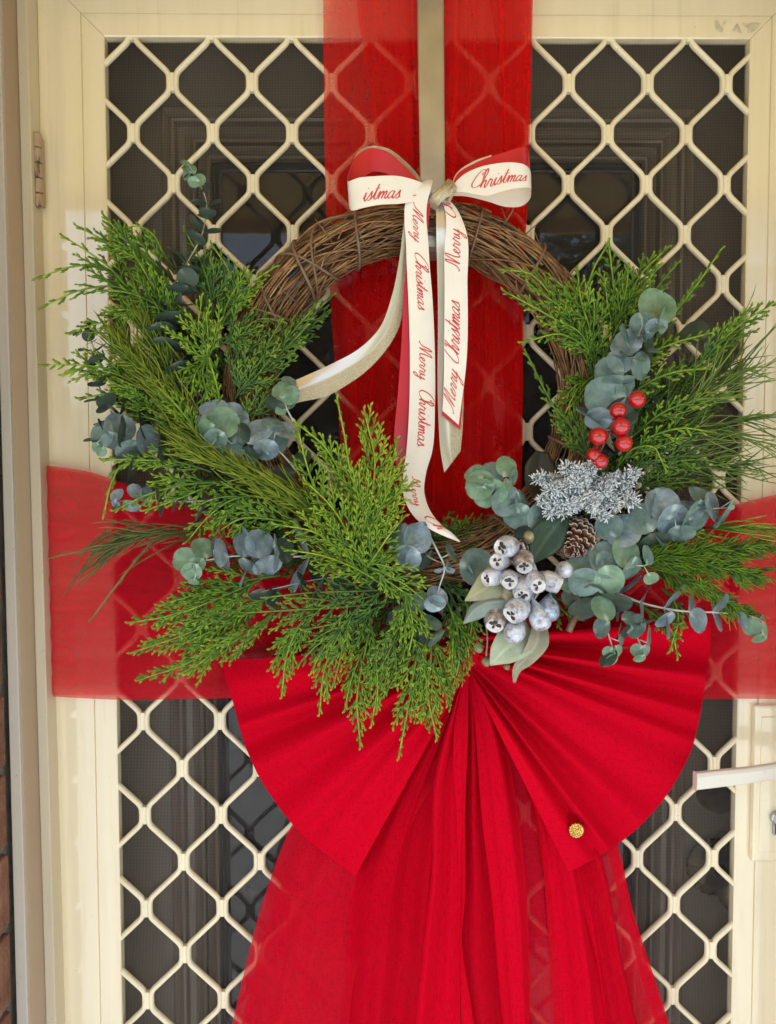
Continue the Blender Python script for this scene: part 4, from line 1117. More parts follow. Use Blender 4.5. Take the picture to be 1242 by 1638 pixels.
def leaf_geo(mb, base, d, Nn, ln, wd, q, cup=0.12, tipped=0.0, wave=0.04):
    """leaf blade from its base along d, face Nn; rounded outline"""
    Sd = unit(np.cross(Nn, d))
    rows = 9; cols = 7
    G = np.zeros((rows, cols, 3)); Tn = np.zeros((rows, cols))
    bend = q.normal(0, .10); w1, w2 = q.uniform(0, 6, 2)
    for i in range(rows):
        t = i / (rows - 1); th = t * PI
        x = 0.5 * (1 - math.cos(th))
        half = math.sin(th) ** (0.85) * 0.5 * (1 - tipped * x * 0.6) if 0 < i < rows - 1 else 0.02
        for j in range(cols):
            u = j / (cols - 1) * 2 - 1
            y = half * u
            h = cup * (abs(u) ** 1.6 * half * 2 * .5 - 0.2 * x) + bend * x * x + wave * math.sin(3.2 * u + w1 + x * 3 + w2) * x
            if abs(u) < .01: h -= 0.02
            G[i, j] = base + d * (x * ln) + Sd * (y * wd) + Nn * (h * ln)
            Tn[i, j] = max(0.0, 1 - x * 1.7) * (1 - 0.75 * abs(u) ** 1.2) + (0.35 if abs(u) < .01 else 0) * (1 - x)
    grid(mb, G, np.clip(Tn, 0, 1))

def gum_sprig(label, pts, nodes, size, mat='gum', stem='stem_pale', face=0.35, seed=1, sizes=None, extra=(), tip=True, long=1.05, group='gum leaf sprigs round the wreath', stem_r=.0011, spread=1.0, t0=0.1):
    """silver-dollar gum: opposite round leaves along a stem; 'extra' = single leaves by px (cx, cy, radius, tilt direction deg, tilt deg, depth, material)"""
    q = np.random.default_rng(seed)
    ax = spline([at(*p) for p in pts], 40)
    root = empty('gum_leaf_sprig', ax[0], label, 'greenery', group)
    mb = MB(); tube(mb, ax, np.linspace(stem_r, stem_r * .5, 40), 7); mb.build('stem', MAT[stem], root)
    view = np.array([0, -1.0, 0.1])
    for k in range(nodes):
        t = t0 + (1 - t0) * k / max(1, nodes - 1) if nodes > 1 else .5
        i = min(int(t*39), 38); T = unit(ax[i+1] - ax[i]); p0 = ax[i] if t < 1 else ax[39]
        sz = (sizes[k] if sizes else size * (1 - 0.45 * t)) * 0.00064 * q.uniform(.88, 1.12)
        A = unit(np.cross(T, [0, -1, 0.001])); B = np.cross(T, A)
        phi = (k % 2) * PI / 2 + q.normal(0, .3) + .4
        for w in (1, -1):
            S = (math.cos(phi) * A + math.sin(phi) * B) * w
            d = unit(S * spread + T * 0.45 + q.normal(0, .12, 3))
            Nn = unit(T * (1 - face) + view * face + q.normal(0, .15, 3)); Nn = unit(Nn - d * (Nn @ d))
            mb = MB(); pet = p0 + d * sz * .18
            tube(mb, [p0, p0 + d * sz * .1, pet], stem_r * .55, 5, tint=1.0)
            leaf_geo(mb, pet - d * sz * .03, d, Nn, 2 * sz * long, 2 * sz, q)
            mb.build('leaf', MAT[mat], root)
    for (cx, cy, rad, tdir, tdeg, dep, mt) in extra:
        c = at(cx, cy, dep)
        k = int(np.argmin(np.linalg.norm(ax - c, axis=1))); p0 = ax[k]
        rr = rad * 0.00064
        d = c - p0; d = d - view * (d @ view) * 0.5
        if np.linalg.norm(d) < 1e-4: d = np.array([1, 0, 0.3])
        d = unit(d)
        tl = math.radians(tdeg); td = math.radians(tdir)
        Nn = unit(np.array([math.sin(tl) * math.cos(td), -math.cos(tl), math.sin(tl) * math.sin(td)]) + q.normal(0, .05, 3))
        d = unit(d - Nn * (d @ Nn))
        mb = MB(); base = c - d * rr
        if np.linalg.norm(base - p0) > .002: tube(mb, [p0, (p0 + base) / 2, base], stem_r * .5, 5, tint=1.0)
        leaf_geo(mb, base, d, Nn, 2 * rr, 2 * rr * q.uniform(.92, 1.08), q)
        mb.build('leaf', MAT[mt], root)
    if tip:
        mb = MB(); leaf_geo(mb, ax[-1], unit(ax[-1] - ax[-3]), unit(view + q.normal(0, .4, 3)), .007, .005, q); mb.build('leaf', MAT['gum_green'], root)
    return root

# ---- deep greenery lying against the ring (left, bottom, right)
D0, D1 = .070, .090
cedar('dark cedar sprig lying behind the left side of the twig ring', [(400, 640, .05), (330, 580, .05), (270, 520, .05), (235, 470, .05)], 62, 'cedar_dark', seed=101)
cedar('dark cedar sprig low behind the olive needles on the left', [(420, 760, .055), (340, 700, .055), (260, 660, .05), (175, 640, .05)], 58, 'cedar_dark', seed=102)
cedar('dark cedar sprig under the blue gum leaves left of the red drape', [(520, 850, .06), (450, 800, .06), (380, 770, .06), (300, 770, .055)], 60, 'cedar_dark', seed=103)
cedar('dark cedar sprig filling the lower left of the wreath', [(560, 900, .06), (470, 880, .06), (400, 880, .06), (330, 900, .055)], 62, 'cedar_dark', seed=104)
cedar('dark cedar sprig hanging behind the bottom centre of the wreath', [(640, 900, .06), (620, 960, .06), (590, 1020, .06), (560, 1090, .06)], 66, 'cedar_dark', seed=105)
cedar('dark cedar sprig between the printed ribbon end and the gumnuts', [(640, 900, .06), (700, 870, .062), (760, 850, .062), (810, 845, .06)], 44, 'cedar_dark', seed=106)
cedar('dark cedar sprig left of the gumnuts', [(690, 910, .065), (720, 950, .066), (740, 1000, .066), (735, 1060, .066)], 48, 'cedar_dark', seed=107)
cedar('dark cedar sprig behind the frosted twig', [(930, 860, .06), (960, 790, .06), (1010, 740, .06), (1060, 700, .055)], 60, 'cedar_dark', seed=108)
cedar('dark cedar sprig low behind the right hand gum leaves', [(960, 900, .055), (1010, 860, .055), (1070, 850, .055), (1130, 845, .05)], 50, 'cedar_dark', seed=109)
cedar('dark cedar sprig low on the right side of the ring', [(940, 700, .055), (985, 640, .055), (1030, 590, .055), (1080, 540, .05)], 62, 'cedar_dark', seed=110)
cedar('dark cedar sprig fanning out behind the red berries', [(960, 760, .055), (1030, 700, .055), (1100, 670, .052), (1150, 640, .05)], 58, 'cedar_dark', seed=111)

# ---- upper left
cedar('long thin cedar sprig reaching farthest left across the door frame', [(250, 500, .07), (205, 460, .075), (172, 425, .08), (140, 402, .085), (108, 382, .085)], 50, 'cedar', nb=9, seed=1, angle=34, tipbare=.5, r=.0012)
cedar('thin arching cedar sprig with its tip over the door groove', [(200, 455, .075), (160, 425, .08), (115, 427, .085), (66, 443, .088)], 13, 'cedar', nb=8, seed=2, tw=.006, angle=28)
cedar('thin cedar sprig pointing left just under the topmost arching one', [(235, 475, .075), (180, 458, .08), (130, 464, .085), (74, 488, .088)], 22, 'cedar', nb=9, seed=3, tw=.006, angle=32)
cedar('cedar sprig rising over the diamond bars at the upper left', [(285, 455, .07), (240, 415, .075), (205, 388, .08), (172, 351, .082)], 34, 'cedar', seed=4, nb=12, angle=38)
cedar('cedar sprig with side tips near the upper left grille node', [(265, 440, .07), (215, 402, .078), (175, 388, .08), (132, 366, .082)], 30, 'cedar', nb=9, seed=5, angle=30)
cedar('arched cedar tip curling over the grille bars at the upper left', [(290, 440, .07), (262, 405, .08), (245, 375, .085), (222, 362, .085), (203, 364, .082)], 14, 'cedar', nb=9, seed=6, tw=.006)
cedar('bushy cedar sprig above the olive needles on the left', [(310, 540, .075), (270, 500, .085), (235, 490, .09), (180, 510, .09), (118, 530, .09)], 46, 'cedar', seed=7)
cedar('bushy cedar sprig standing up left of the tall gum stem', [(280, 530, .075), (255, 480, .085), (235, 440, .088), (222, 418, .088)], 46, 'cedar', seed=8)
cedar('cedar sprig rising beside the tall gum stem near the glass', [(340, 520, .07), (335, 460, .078), (318, 410, .08), (300, 375, .08)], 44, 'cedar_dark', seed=9, tint=.2)
cedar('cedar sprig with hooked tips in front of the blue reflection', [(360, 520, .07), (375, 470, .078), (365, 430, .082), (345, 400, .082)], 40, 'cedar', seed=10)
cedar('cedar sprig pointing up right to the twig ring', [(350, 530, .072), (372, 490, .078), (400, 455, .082), (432, 432, .085)], 34, 'cedar', seed=11)
cedar('cedar sprig lying across the left side of the twig ring', [(345, 560, .08), (390, 525, .088), (420, 510, .09), (442, 512, .09)], 36, 'cedar_dark', seed=12, tint=.25)
cedar('light cedar sprig in the middle of the left greenery', [(350, 600, .08), (330, 560, .088), (318, 520, .09), (322, 485, .09)], 54, 'cedar', seed=13, tint=.25)
cedar('light cedar sprig left of the twig ring pointing down', [(340, 560, .085), (325, 590, .09), (330, 625, .09), (340, 650, .088)], 46, 'cedar', seed=14, tint=.2)
cedar('cedar sprig inside the left of the ring reaching the dark glass', [(398, 625, .085), (430, 580, .09), (465, 535, .09), (500, 495, .088)], 46, 'cedar_dark', seed=15, tint=.3)
cedar('feathered cedar sprig hanging inside the ring beside the red drape', [(450, 560, .08), (480, 530, .08), (505, 500, .078), (525, 480, .075)], 34, 'cedar_dark', seed=16, tint=.1)
cedar('dark cedar sprig over the lower left of the ring', [(375, 640, .085), (395, 610, .092), (415, 580, .092), (430, 555, .09)], 44, 'cedar_dark', seed=17, tint=.25)
cedar('dark cedar sprig behind the curled gum leaf on the ribbon end', [(380, 700, .08), (410, 660, .088), (430, 620, .088), (450, 595, .086)], 38, 'cedar_dark', seed=18, tint=.25)
cedar('small yellow green cedar tip left of the round gum rosette', [(352, 655, .095), (350, 630, .098), (345, 608, .10), (339, 588, .10)], 10, 'cedar_light', nb=7, seed=19, tw=.005)
cedar('pale cedar sprig tip farthest left at mid height', [(220, 610, .075), (180, 592, .085), (130, 584, .09), (76, 584, .09)], 40, 'cedar_light', seed=20, tint=.2, angle=50, nb=15)
cedar('green cedar sprig under the pale left tip', [(290, 670, .075), (235, 625, .085), (190, 600, .088), (150, 590, .088)], 44, 'cedar', seed=21)
cedar('cedar sprig pointing left over the door groove below the pale tip', [(290, 690, .075), (235, 655, .085), (190, 630, .088), (135, 636, .088)], 34, 'cedar', seed=22)
strands('olive_needle_sprig', 'olive green needle sprig sweeping up on the left of the wreath', [(345, 720, .09), (290, 660, .098), (235, 600, .10), (185, 545, .098)], 190, 92, 20, 'olive', r=.00085, droop=-.05, seed=23, group='olive needle sprigs', side_tw=.2)
strands('olive_needle_sprig', 'second olive needle sprig standing behind the left one by the gum stem', [(300, 640, .085), (270, 590, .09), (245, 545, .092), (225, 510, .09)], 110, 80, 24, 'olive', r=.0008, droop=-.1, seed=24, group='olive needle sprigs', side_tw=.2)
cedar('yellow green cedar sprig crossing the olive needles', [(330, 720, .10), (300, 670, .105), (270, 635, .106), (245, 612, .106)], 20, 'cedar_light', seed=25, tint=.1, nb=14, angle=30)
cedar('dark feathery cedar sprig above the left blue gum leaves', [(330, 720, .08), (285, 690, .088), (245, 670, .09), (215, 665, .088)], 28, 'cedar_dark', seed=26, tint=.3)
# gum sprigs, upper left
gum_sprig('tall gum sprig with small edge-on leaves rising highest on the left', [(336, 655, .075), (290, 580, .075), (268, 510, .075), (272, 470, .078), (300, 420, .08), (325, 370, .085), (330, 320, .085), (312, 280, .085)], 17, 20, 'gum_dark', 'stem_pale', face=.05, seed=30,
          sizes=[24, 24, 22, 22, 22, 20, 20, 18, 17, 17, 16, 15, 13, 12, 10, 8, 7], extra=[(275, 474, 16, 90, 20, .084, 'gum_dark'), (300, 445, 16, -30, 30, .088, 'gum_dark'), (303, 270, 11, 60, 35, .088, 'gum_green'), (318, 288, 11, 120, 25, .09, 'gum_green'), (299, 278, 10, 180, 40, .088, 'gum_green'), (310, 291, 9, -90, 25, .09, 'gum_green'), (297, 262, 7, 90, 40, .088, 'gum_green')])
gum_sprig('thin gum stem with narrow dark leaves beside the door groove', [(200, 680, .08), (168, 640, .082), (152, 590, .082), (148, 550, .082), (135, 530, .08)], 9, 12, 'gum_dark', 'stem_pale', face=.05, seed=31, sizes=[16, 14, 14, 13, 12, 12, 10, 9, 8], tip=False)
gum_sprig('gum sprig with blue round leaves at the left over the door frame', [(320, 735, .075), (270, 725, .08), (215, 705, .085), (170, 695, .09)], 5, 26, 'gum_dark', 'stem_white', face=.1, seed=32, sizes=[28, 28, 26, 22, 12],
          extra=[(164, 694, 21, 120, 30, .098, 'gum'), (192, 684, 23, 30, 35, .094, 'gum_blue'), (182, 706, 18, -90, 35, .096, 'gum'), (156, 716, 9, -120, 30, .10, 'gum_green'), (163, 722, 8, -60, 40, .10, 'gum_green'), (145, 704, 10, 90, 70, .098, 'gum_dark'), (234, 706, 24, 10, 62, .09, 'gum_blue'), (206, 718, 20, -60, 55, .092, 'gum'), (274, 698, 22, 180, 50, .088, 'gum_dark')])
gum_sprig('rosette of big pale round gum leaves on the left of the wreath', [(400, 745, .09), (375, 715, .10), (352, 690, .106), (340, 675, .108)], 2, 14, 'gum_green', 'stem_white', face=.6, seed=33, sizes=[16, 10],
          extra=[(341, 665, 26, 120, 25, .100, 'gum_blue'), (374, 668, 24, 30, 35, .098, 'gum_blue'), (358, 677, 24, 80, 18, .108, 'gum_green'), (332, 692, 20, 200, 30, .109, 'gum_green'), (346, 702, 17, -100, 28, .112, 'gum'), (372, 700, 22, -40, 30, .101, 'gum_green'), (385, 690, 22, 0, 45, .096, 'gum'), (331, 716, 9, -90, 40, .112, 'gum_green')])
gum_sprig('small blue gum leaves under the big pale rosette', [(400, 745, .09), (380, 735, .10), (360, 728, .104)], 2, 12, 'gum_blue', 'stem_white', face=.4, seed=34, sizes=[14, 12], extra=[(352, 728, 13, -120, 30, .107, 'gum_blue'), (375, 720, 15, 60, 40, .104, 'gum'), (360, 740, 10, -80, 35, .108, 'gum_blue')])
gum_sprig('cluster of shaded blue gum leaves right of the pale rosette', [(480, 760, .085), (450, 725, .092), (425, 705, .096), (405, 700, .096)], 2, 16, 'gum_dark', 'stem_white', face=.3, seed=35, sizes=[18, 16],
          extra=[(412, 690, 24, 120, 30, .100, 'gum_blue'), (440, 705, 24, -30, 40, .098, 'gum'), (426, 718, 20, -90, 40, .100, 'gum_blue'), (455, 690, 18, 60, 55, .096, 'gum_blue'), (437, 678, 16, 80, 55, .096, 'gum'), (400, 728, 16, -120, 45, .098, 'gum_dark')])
gum_sprig('curled young gum leaf resting on the champagne ribbon end', [(470, 675, .088), (458, 650, .094), (454, 632, .098)], 1, 9, 'gum_green', 'stem_white', face=.5, seed=36, sizes=[9],
          extra=[(448, 622, 15, 150, 35, .102, 'gum_green'), (464, 632, 15, -30, 40, .100, 'gum_green'), (457, 622, 11, 30, 30, .105, 'gum_green'), (440, 646, 14, -100, 62, .098, 'gum_dark'), (462, 612, 12, 60, 50, .098, 'gum')], tip=True)

# ---- left and lower left
strands('olive_needle_sprig', 'big olive needle sprig pointing up left below the pale rosette', [(545, 850, .10), (470, 800, .11), (390, 755, .116), (330, 728, .116), (290, 706, .112)], 240, 95, 17, 'olive', r=.0009, droop=-.02, seed=40, group='olive needle sprigs', tint=.25, side_tw=.15)
cedar('thin yellow green cedar sprig pointing left under the blue gum leaves', [(340, 755, .095), (290, 740, .10), (230, 736, .10), (172, 735, .098)], 26, 'cedar', nb=12, seed=41, angle=28, tint=.25)
cedar('bent cedar tip hanging over the red band at the left', [(230, 740, .098), (195, 745, .10), (178, 775, .10), (168, 816, .098)], 7, 'cedar_light', nb=6, seed=42, tw=.005, angle=20)
cedar('cedar sprig drooping left over the top edge of the red band', [(360, 770, .10), (300, 775, .106), (240, 790, .106), (192, 812, .104)], 30, 'cedar', nb=13, seed=43, angle=35, tint=.2)
cedar('cedar sprig over the red band below the olive needles', [(420, 790, .10), (370, 800, .105), (330, 830, .105), (305, 860, .10)], 44, 'cedar', seed=44)
cedar('dense cedar sprig left of the bright centre sprig', [(480, 840, .10), (430, 830, .105), (385, 830, .105), (350, 850, .10)], 46, 'cedar', seed=45)
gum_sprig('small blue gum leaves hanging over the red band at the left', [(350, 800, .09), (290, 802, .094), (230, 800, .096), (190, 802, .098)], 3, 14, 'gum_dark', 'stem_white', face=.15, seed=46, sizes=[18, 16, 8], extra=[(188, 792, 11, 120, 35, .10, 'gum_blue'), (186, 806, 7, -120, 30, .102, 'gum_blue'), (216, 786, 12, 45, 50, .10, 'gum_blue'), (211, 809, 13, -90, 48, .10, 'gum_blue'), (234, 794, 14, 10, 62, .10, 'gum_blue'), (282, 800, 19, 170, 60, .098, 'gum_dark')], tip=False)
strands('drooping_sprig', 'wispy brown green drooping sprig reaching left over the red band', [(330, 850, .085), (270, 850, .095), (215, 855, .10), (170, 880, .10)], 60, 110, 15, 'whip_brown', r=.00085, droop=.22, seed=47, group='drooping strand sprigs', tint=.15, curve=.1, start=.0)
cedar('longest wispy strand reaching the left edge of the red band', [(215, 868, .098), (165, 876, .102), (130, 882, .104), (90, 890, .104)], 5, 'whip_brown', nb=5, seed=48, tw=.004, angle=18, r=.0009)
cedar('wispy strand hanging lowest over the red band at the left', [(250, 860, .095), (215, 900, .10), (180, 945, .104), (152, 983, .104)], 6, 'whip_brown', nb=5, seed=49, tw=.004, angle=18, r=.0009)
gum_sprig('gum sprig with bright new leaves over the red band at the left', [(500, 890, .09), (440, 890, .10), (370, 890, .108), (320, 898, .112)], 5, 20, 'gum_blue', 'stem_white', face=.1, seed=50, sizes=[26, 28, 26, 22, 9], t0=.05,
          extra=[(296, 895, 19, 140, 20, .114, 'gum_green'), (325, 876, 18, 60, 45, .110, 'gum_green'), (307, 914, 16, -100, 20, .118, 'gum_green'), (318, 902, 11, 0, 40, .117, 'gum_green'), (310, 930, 8, -90, 45, .116, 'gum_green'), (350, 880, 19, 10, 66, .108, 'gum_blue'), (388, 872, 18, 15, 50, .108, 'gum_blue'), (414, 870, 22, 20, 40, .106, 'gum_blue'), (428, 905, 22, -60, 48, .106, 'gum_blue'), (400, 905, 18, -120, 55, .106, 'gum'), (455, 880, 20, 20, 55, .104, 'gum_dark')])
gum_sprig('small gum leaves peeping out under the bright centre sprig', [(600, 900, .09), (560, 920, .094), (520, 925, .098), (490, 930, .098)], 4, 16, 'gum_dark', 'stem_white', face=.3, seed=51, sizes=[20, 20, 18, 16], extra=[(412, 950, 14, -60, 50, .096, 'gum'), (438, 955, 16, 10, 60, .096, 'gum_dark')])
cedar('olive toned cedar sprig drooping left over the red band', [(450, 920, .095), (390, 930, .105), (330, 960, .108), (270, 985, .108), (215, 995, .106)], 44, 'cedar', seed=52, tint=.15, angle=34)
cedar('olive toned cedar sprig hanging lower over the red band', [(450, 950, .095), (390, 970, .105), (320, 1005, .108), (218, 1042, .106)], 40, 'cedar', seed=53, tint=.15, angle=30)
cedar('lowest cedar sprig tip over the bottom edge of the red band', [(430, 960, .095), (365, 1005, .105), (310, 1055, .108), (228, 1086, .106)], 34, 'cedar', seed=54, tint=.15, angle=26, nb=16)
cedar('cedar sprig hanging over the left fan and red band', [(450, 970, .10), (400, 1010, .108), (350, 1040, .11), (300, 1072, .108)], 30, 'cedar', seed=55, tint=.2, angle=28)
# ---- bright centre group
cedar('bright cedar sprig with its tip highest against the red drape', [(590, 900, .105), (580, 820, .115), (560, 750, .12), (552, 700, .12), (541, 645, .118)], 30, 'cedar_light', seed=60, angle=30, nb=20, tipbare=.45)
cedar('bright cedar sprig with three pointed tips against the red drape', [(580, 900, .108), (590, 820, .118), (600, 740, .122), (585, 664, .12)], 46, 'cedar_light', seed=61, angle=34, tint=.2, taper=.6)
cedar('bright cedar sprig leaning right towards the printed ribbon', [(570, 910, .108), (600, 840, .118), (620, 780, .122), (634, 712, .12)], 44, 'cedar_light', seed=62, angle=38)
cedar('bright cedar sprig crossing onto the printed ribbon tail', [(570, 890, .108), (600, 830, .118), (630, 795, .122), (655, 778, .122)], 40, 'cedar_light', seed=63, angle=40)
cedar('bright cedar sprig tip arching over the dark glass beside the drape', [(570, 850, .105), (550, 770, .114), (520, 715, .118), (482, 682, .116)], 28, 'cedar_light', seed=64, angle=32, nb=18)
cedar('bright upright cedar sprig at the centre left', [(540, 880, .108), (510, 800, .116), (490, 740, .118), (478, 690, .114)], 42, 'cedar_light', seed=65, tint=.1)
cedar('wide bright cedar sprig in the middle of the wreath bottom', [(590, 930, .11), (560, 860, .12), (530, 810, .124), (495, 775, .122)], 56, 'cedar_light', seed=66, tint=.12)
cedar('bright cedar sprig pointing left over the olive needles', [(600, 920, .11), (550, 880, .12), (500, 850, .124), (450, 840, .12)], 48, 'cedar_light', seed=67, tint=.1)
cedar('bright cedar sprig lying low across the blue gum leaves', [(620, 940, .112), (570, 910, .122), (520, 890, .124), (465, 880, .12)], 44, 'cedar_light', seed=68, tint=.05)
cedar('bright cedar sprig pointing to the blue gum leaf by the ribbon end', [(570, 930, .112), (600, 890, .12), (620, 860, .122), (640, 835, .12)], 40, 'cedar_light', seed=69, tint=.05)
cedar('green cedar sprig low at the centre pointing down right', [(560, 900, .11), (600, 910, .118), (640, 930, .118), (680, 960, .114)], 46, 'cedar', seed=70)
# ---- bottom hanging group
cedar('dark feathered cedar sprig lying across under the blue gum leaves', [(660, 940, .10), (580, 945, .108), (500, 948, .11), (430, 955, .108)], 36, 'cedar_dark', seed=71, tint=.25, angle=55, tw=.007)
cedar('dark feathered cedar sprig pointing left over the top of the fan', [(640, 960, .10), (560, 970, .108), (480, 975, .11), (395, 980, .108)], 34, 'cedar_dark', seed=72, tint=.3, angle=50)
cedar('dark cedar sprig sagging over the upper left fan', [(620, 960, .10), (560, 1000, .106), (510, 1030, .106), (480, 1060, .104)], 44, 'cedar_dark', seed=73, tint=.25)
cedar('cedar sprig with hanging tips over the left end of the fan', [(520, 960, .10), (480, 1000, .106), (460, 1045, .108), (452, 1104, .106)], 32, 'cedar', seed=74, tint=.2, angle=32)
cedar('cedar sprig hanging over the left fan with a forked tip', [(570, 970, .10), (540, 1020, .108), (520, 1070, .11), (512, 1132, .108)], 38, 'cedar', seed=75, tint=.25, angle=38)
cedar('cedar sprig hanging to a single tip on the left fan', [(600, 970, .10), (585, 1040, .11), (572, 1110, .112), (576, 1186, .108)], 36, 'cedar', seed=76, tint=.2, angle=36)
cedar('cedar sprig with its tip the lowest of the whole wreath', [(680, 990, .10), (665, 1060, .11), (655, 1120, .112), (640, 1202, .108)], 40, 'cedar', seed=77, tint=.2, angle=34, tipbare=.35)
cedar('cedar sprig hanging right of the lowest one', [(690, 990, .10), (690, 1050, .11), (685, 1110, .112), (697, 1172, .108)], 44, 'cedar', seed=78, tint=.2, angle=36)
cedar('cedar sprig spreading left between the hanging tips', [(680, 1010, .10), (640, 1050, .108), (610, 1090, .11), (596, 1150, .106)], 30, 'cedar', seed=79, tint=.22, angle=36)
cedar('wide cedar sprig at the bottom middle over the fan', [(640, 960, .105), (640, 1010, .113), (620, 1050, .115), (590, 1080, .112)], 50, 'cedar_dark', seed=80, tint=.3)
cedar('green cedar sprig beside the small blue gum leaf', [(650, 930, .11), (650, 970, .116), (660, 1010, .116), (655, 1040, .112)], 42, 'cedar', seed=81, tint=.2)
cedar('cedar sprig hanging beside the knot of the red bow', [(715, 960, .105), (730, 1000, .112), (735, 1050, .112), (722, 1110, .108)], 32, 'cedar', seed=82, tint=.15, angle=32)
cedar('cedar sprig hanging just left of the pale gumnut leaf', [(745, 960, .10), (755, 990, .106), (752, 1020, .106), (738, 1052, .104)], 24, 'cedar', seed=83, tint=.15, angle=30)
gum_sprig('blue gum sprig with forked bare stems right of the centre', [(640, 845, .10), (665, 870, .108), (690, 893, .112), (712, 902, .112), (745, 906, .108)], 2, 14, 'gum_blue', 'stem_red', face=.3, seed=84, sizes=[16, 10], tip=False,
          extra=[(641, 862, 24, 160, 55, .112, 'gum'), (667, 862, 23, 40, 30, .114, 'gum_blue'), (653, 890, 21, -120, 30, .116, 'gum_blue'), (664, 892, 20, -20, 45, .116, 'gum_blue'), (682, 895, 16, -30, 60, .11, 'gum_dark'), (761, 908, 28, 20, 25, .108, 'gum')])
gum_sprig('small bare gum stem with one blue cupped leaf', [(690, 862, .105), (702, 885, .113), (711, 905, .114), (703, 940, .115), (697, 965, .115)], 1, 8, 'gum_blue', 'stem_white', face=.4, seed=85, sizes=[8], tip=False, extra=[(699, 955, 17, 60, 40, .118, 'gum_blue'), (696, 965, 15, -90, 25, .12, 'gum_blue'), (722, 885, 16, 30, 72, .112, 'gum'), (718, 905, 7, 0, 40, .116, 'gum')])
gum_sprig('dark gum leaves half hidden under the hanging cedar', [(640, 960, .10), (665, 1000, .104), (690, 1015, .106)], 2, 16, 'gum', 'stem_pale', face=.4, seed=86, sizes=[18, 16], extra=[(676, 1012, 17, 180, 50, .108, 'gum_dark'), (692, 995, 16, 60, 55, .106, 'gum_green')])

# ---- upper right
cedar('cedar sprig curving down the inside of the ring at the upper right', [(960, 560, .08), (930, 510, .088), (890, 480, .092), (846, 437, .09), (812, 432, .088)], 34, 'cedar', seed=120, angle=40)
cedar('cedar sprig pointing left to the red drape from the right ring', [(960, 570, .082), (920, 530, .09), (870, 500, .092), (815, 470, .09)], 26, 'cedar', seed=121, angle=36, nb=16)
cedar('cedar sprig on the right ring with its tip by the grille node', [(960, 590, .082), (930, 550, .09), (900, 535, .092), (845, 545, .09)], 32, 'cedar', seed=122)
cedar('cedar sprig covering the upper right of the twig ring', [(955, 590, .085), (945, 530, .093), (930, 480, .095), (925, 440, .092)], 48, 'cedar', seed=123)
cedar('upright cedar sprig rising from the right ring by the dark glass', [(985, 560, .08), (985, 500, .088), (980, 440, .09), (975, 396, .088)], 32, 'cedar', seed=124, angle=34)
cedar('thin upright cedar stalk at the top right of the ring', [(955, 520, .082), (940, 470, .088), (950, 430, .09), (968, 398, .088)], 8, 'cedar', seed=125, nb=6, tw=.005, angle=22)
cedar('upright cedar sprig leaning right beside the stalk', [(985, 550, .08), (1000, 490, .088), (1025, 440, .09), (1062, 402, .088)], 32, 'cedar', seed=126, angle=34)
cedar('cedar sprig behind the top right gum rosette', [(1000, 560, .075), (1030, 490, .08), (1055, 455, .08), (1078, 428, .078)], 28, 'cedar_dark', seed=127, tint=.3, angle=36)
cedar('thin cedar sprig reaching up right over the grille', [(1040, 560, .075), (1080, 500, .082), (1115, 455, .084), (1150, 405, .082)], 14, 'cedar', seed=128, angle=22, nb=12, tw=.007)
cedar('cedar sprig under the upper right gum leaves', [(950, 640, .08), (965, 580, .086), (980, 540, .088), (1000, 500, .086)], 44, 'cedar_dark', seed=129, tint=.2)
cedar('thin cedar sprig left of the berries in front of the dark glass', [(945, 720, .08), (905, 680, .088), (875, 630, .088), (845, 570, .086)], 18, 'cedar_dark', seed=130, angle=26, nb=13, tint=.3)
cedar('cedar sprig left of the berries pointing at the drape', [(950, 740, .085), (925, 700, .09), (905, 670, .09), (886, 650, .088)], 32, 'cedar_dark', seed=131, tint=.3, angle=40)
cedar('cedar sprig with its fresh tip right of the top rosette', [(985, 610, .085), (1030, 570, .096), (1075, 550, .10), (1128, 535, .098)], 26, 'cedar', seed=132, tint=.25)
cedar('fresh green cedar sprig pointing right above the berries', [(1000, 640, .088), (1040, 610, .10), (1080, 595, .104), (1122, 590, .102)], 26, 'cedar', seed=133, tint=.3, angle=56, tw=.008)
cedar('fresh green cedar sprig pointing right level with the berries', [(1010, 700, .088), (1060, 660, .10), (1115, 640, .105), (1180, 635, .104)], 26, 'cedar', seed=134, tint=.25, angle=52)
cedar('fresh green cedar sprig pointing right below the berries', [(1010, 720, .09), (1050, 695, .102), (1090, 685, .107), (1134, 690, .106)], 26, 'cedar', seed=135, tint=.35, angle=60, tw=.009)
cedar('hooked cedar sprig above the right end of the frosted twig', [(985, 750, .09), (1020, 715, .10), (1045, 715, .104), (1060, 740, .102)], 28, 'cedar', seed=136, tint=.2)
cedar('dark cedar sprig spreading right below the berries', [(1000, 760, .085), (1050, 735, .096), (1100, 730, .10), (1150, 740, .098)], 40, 'cedar_dark', seed=137, tint=.25)
cedar('dark cedar sprig low at the right over the dark glass', [(1010, 790, .085), (1050, 770, .094), (1090, 765, .096), (1130, 775, .094)], 34, 'cedar_dark', seed=138, tint=.25)
cedar('cedar sprig reaching highest onto the right door frame', [(1090, 620, .08), (1140, 560, .09), (1190, 515, .094), (1248, 480, .094)], 26, 'cedar', seed=139, angle=24, nb=14)
cedar('dark cedar sprig reaching right between the wispy sprigs', [(990, 720, .07), (1040, 690, .078), (1090, 670, .082), (1140, 655, .082)], 44, 'cedar_dark', seed=170, tint=.15)
cedar('dark cedar sprig behind the upper wispy sprig at the right', [(1000, 680, .07), (1050, 630, .076), (1095, 595, .08), (1135, 565, .08)], 42, 'cedar_dark', seed=171, tint=.15)
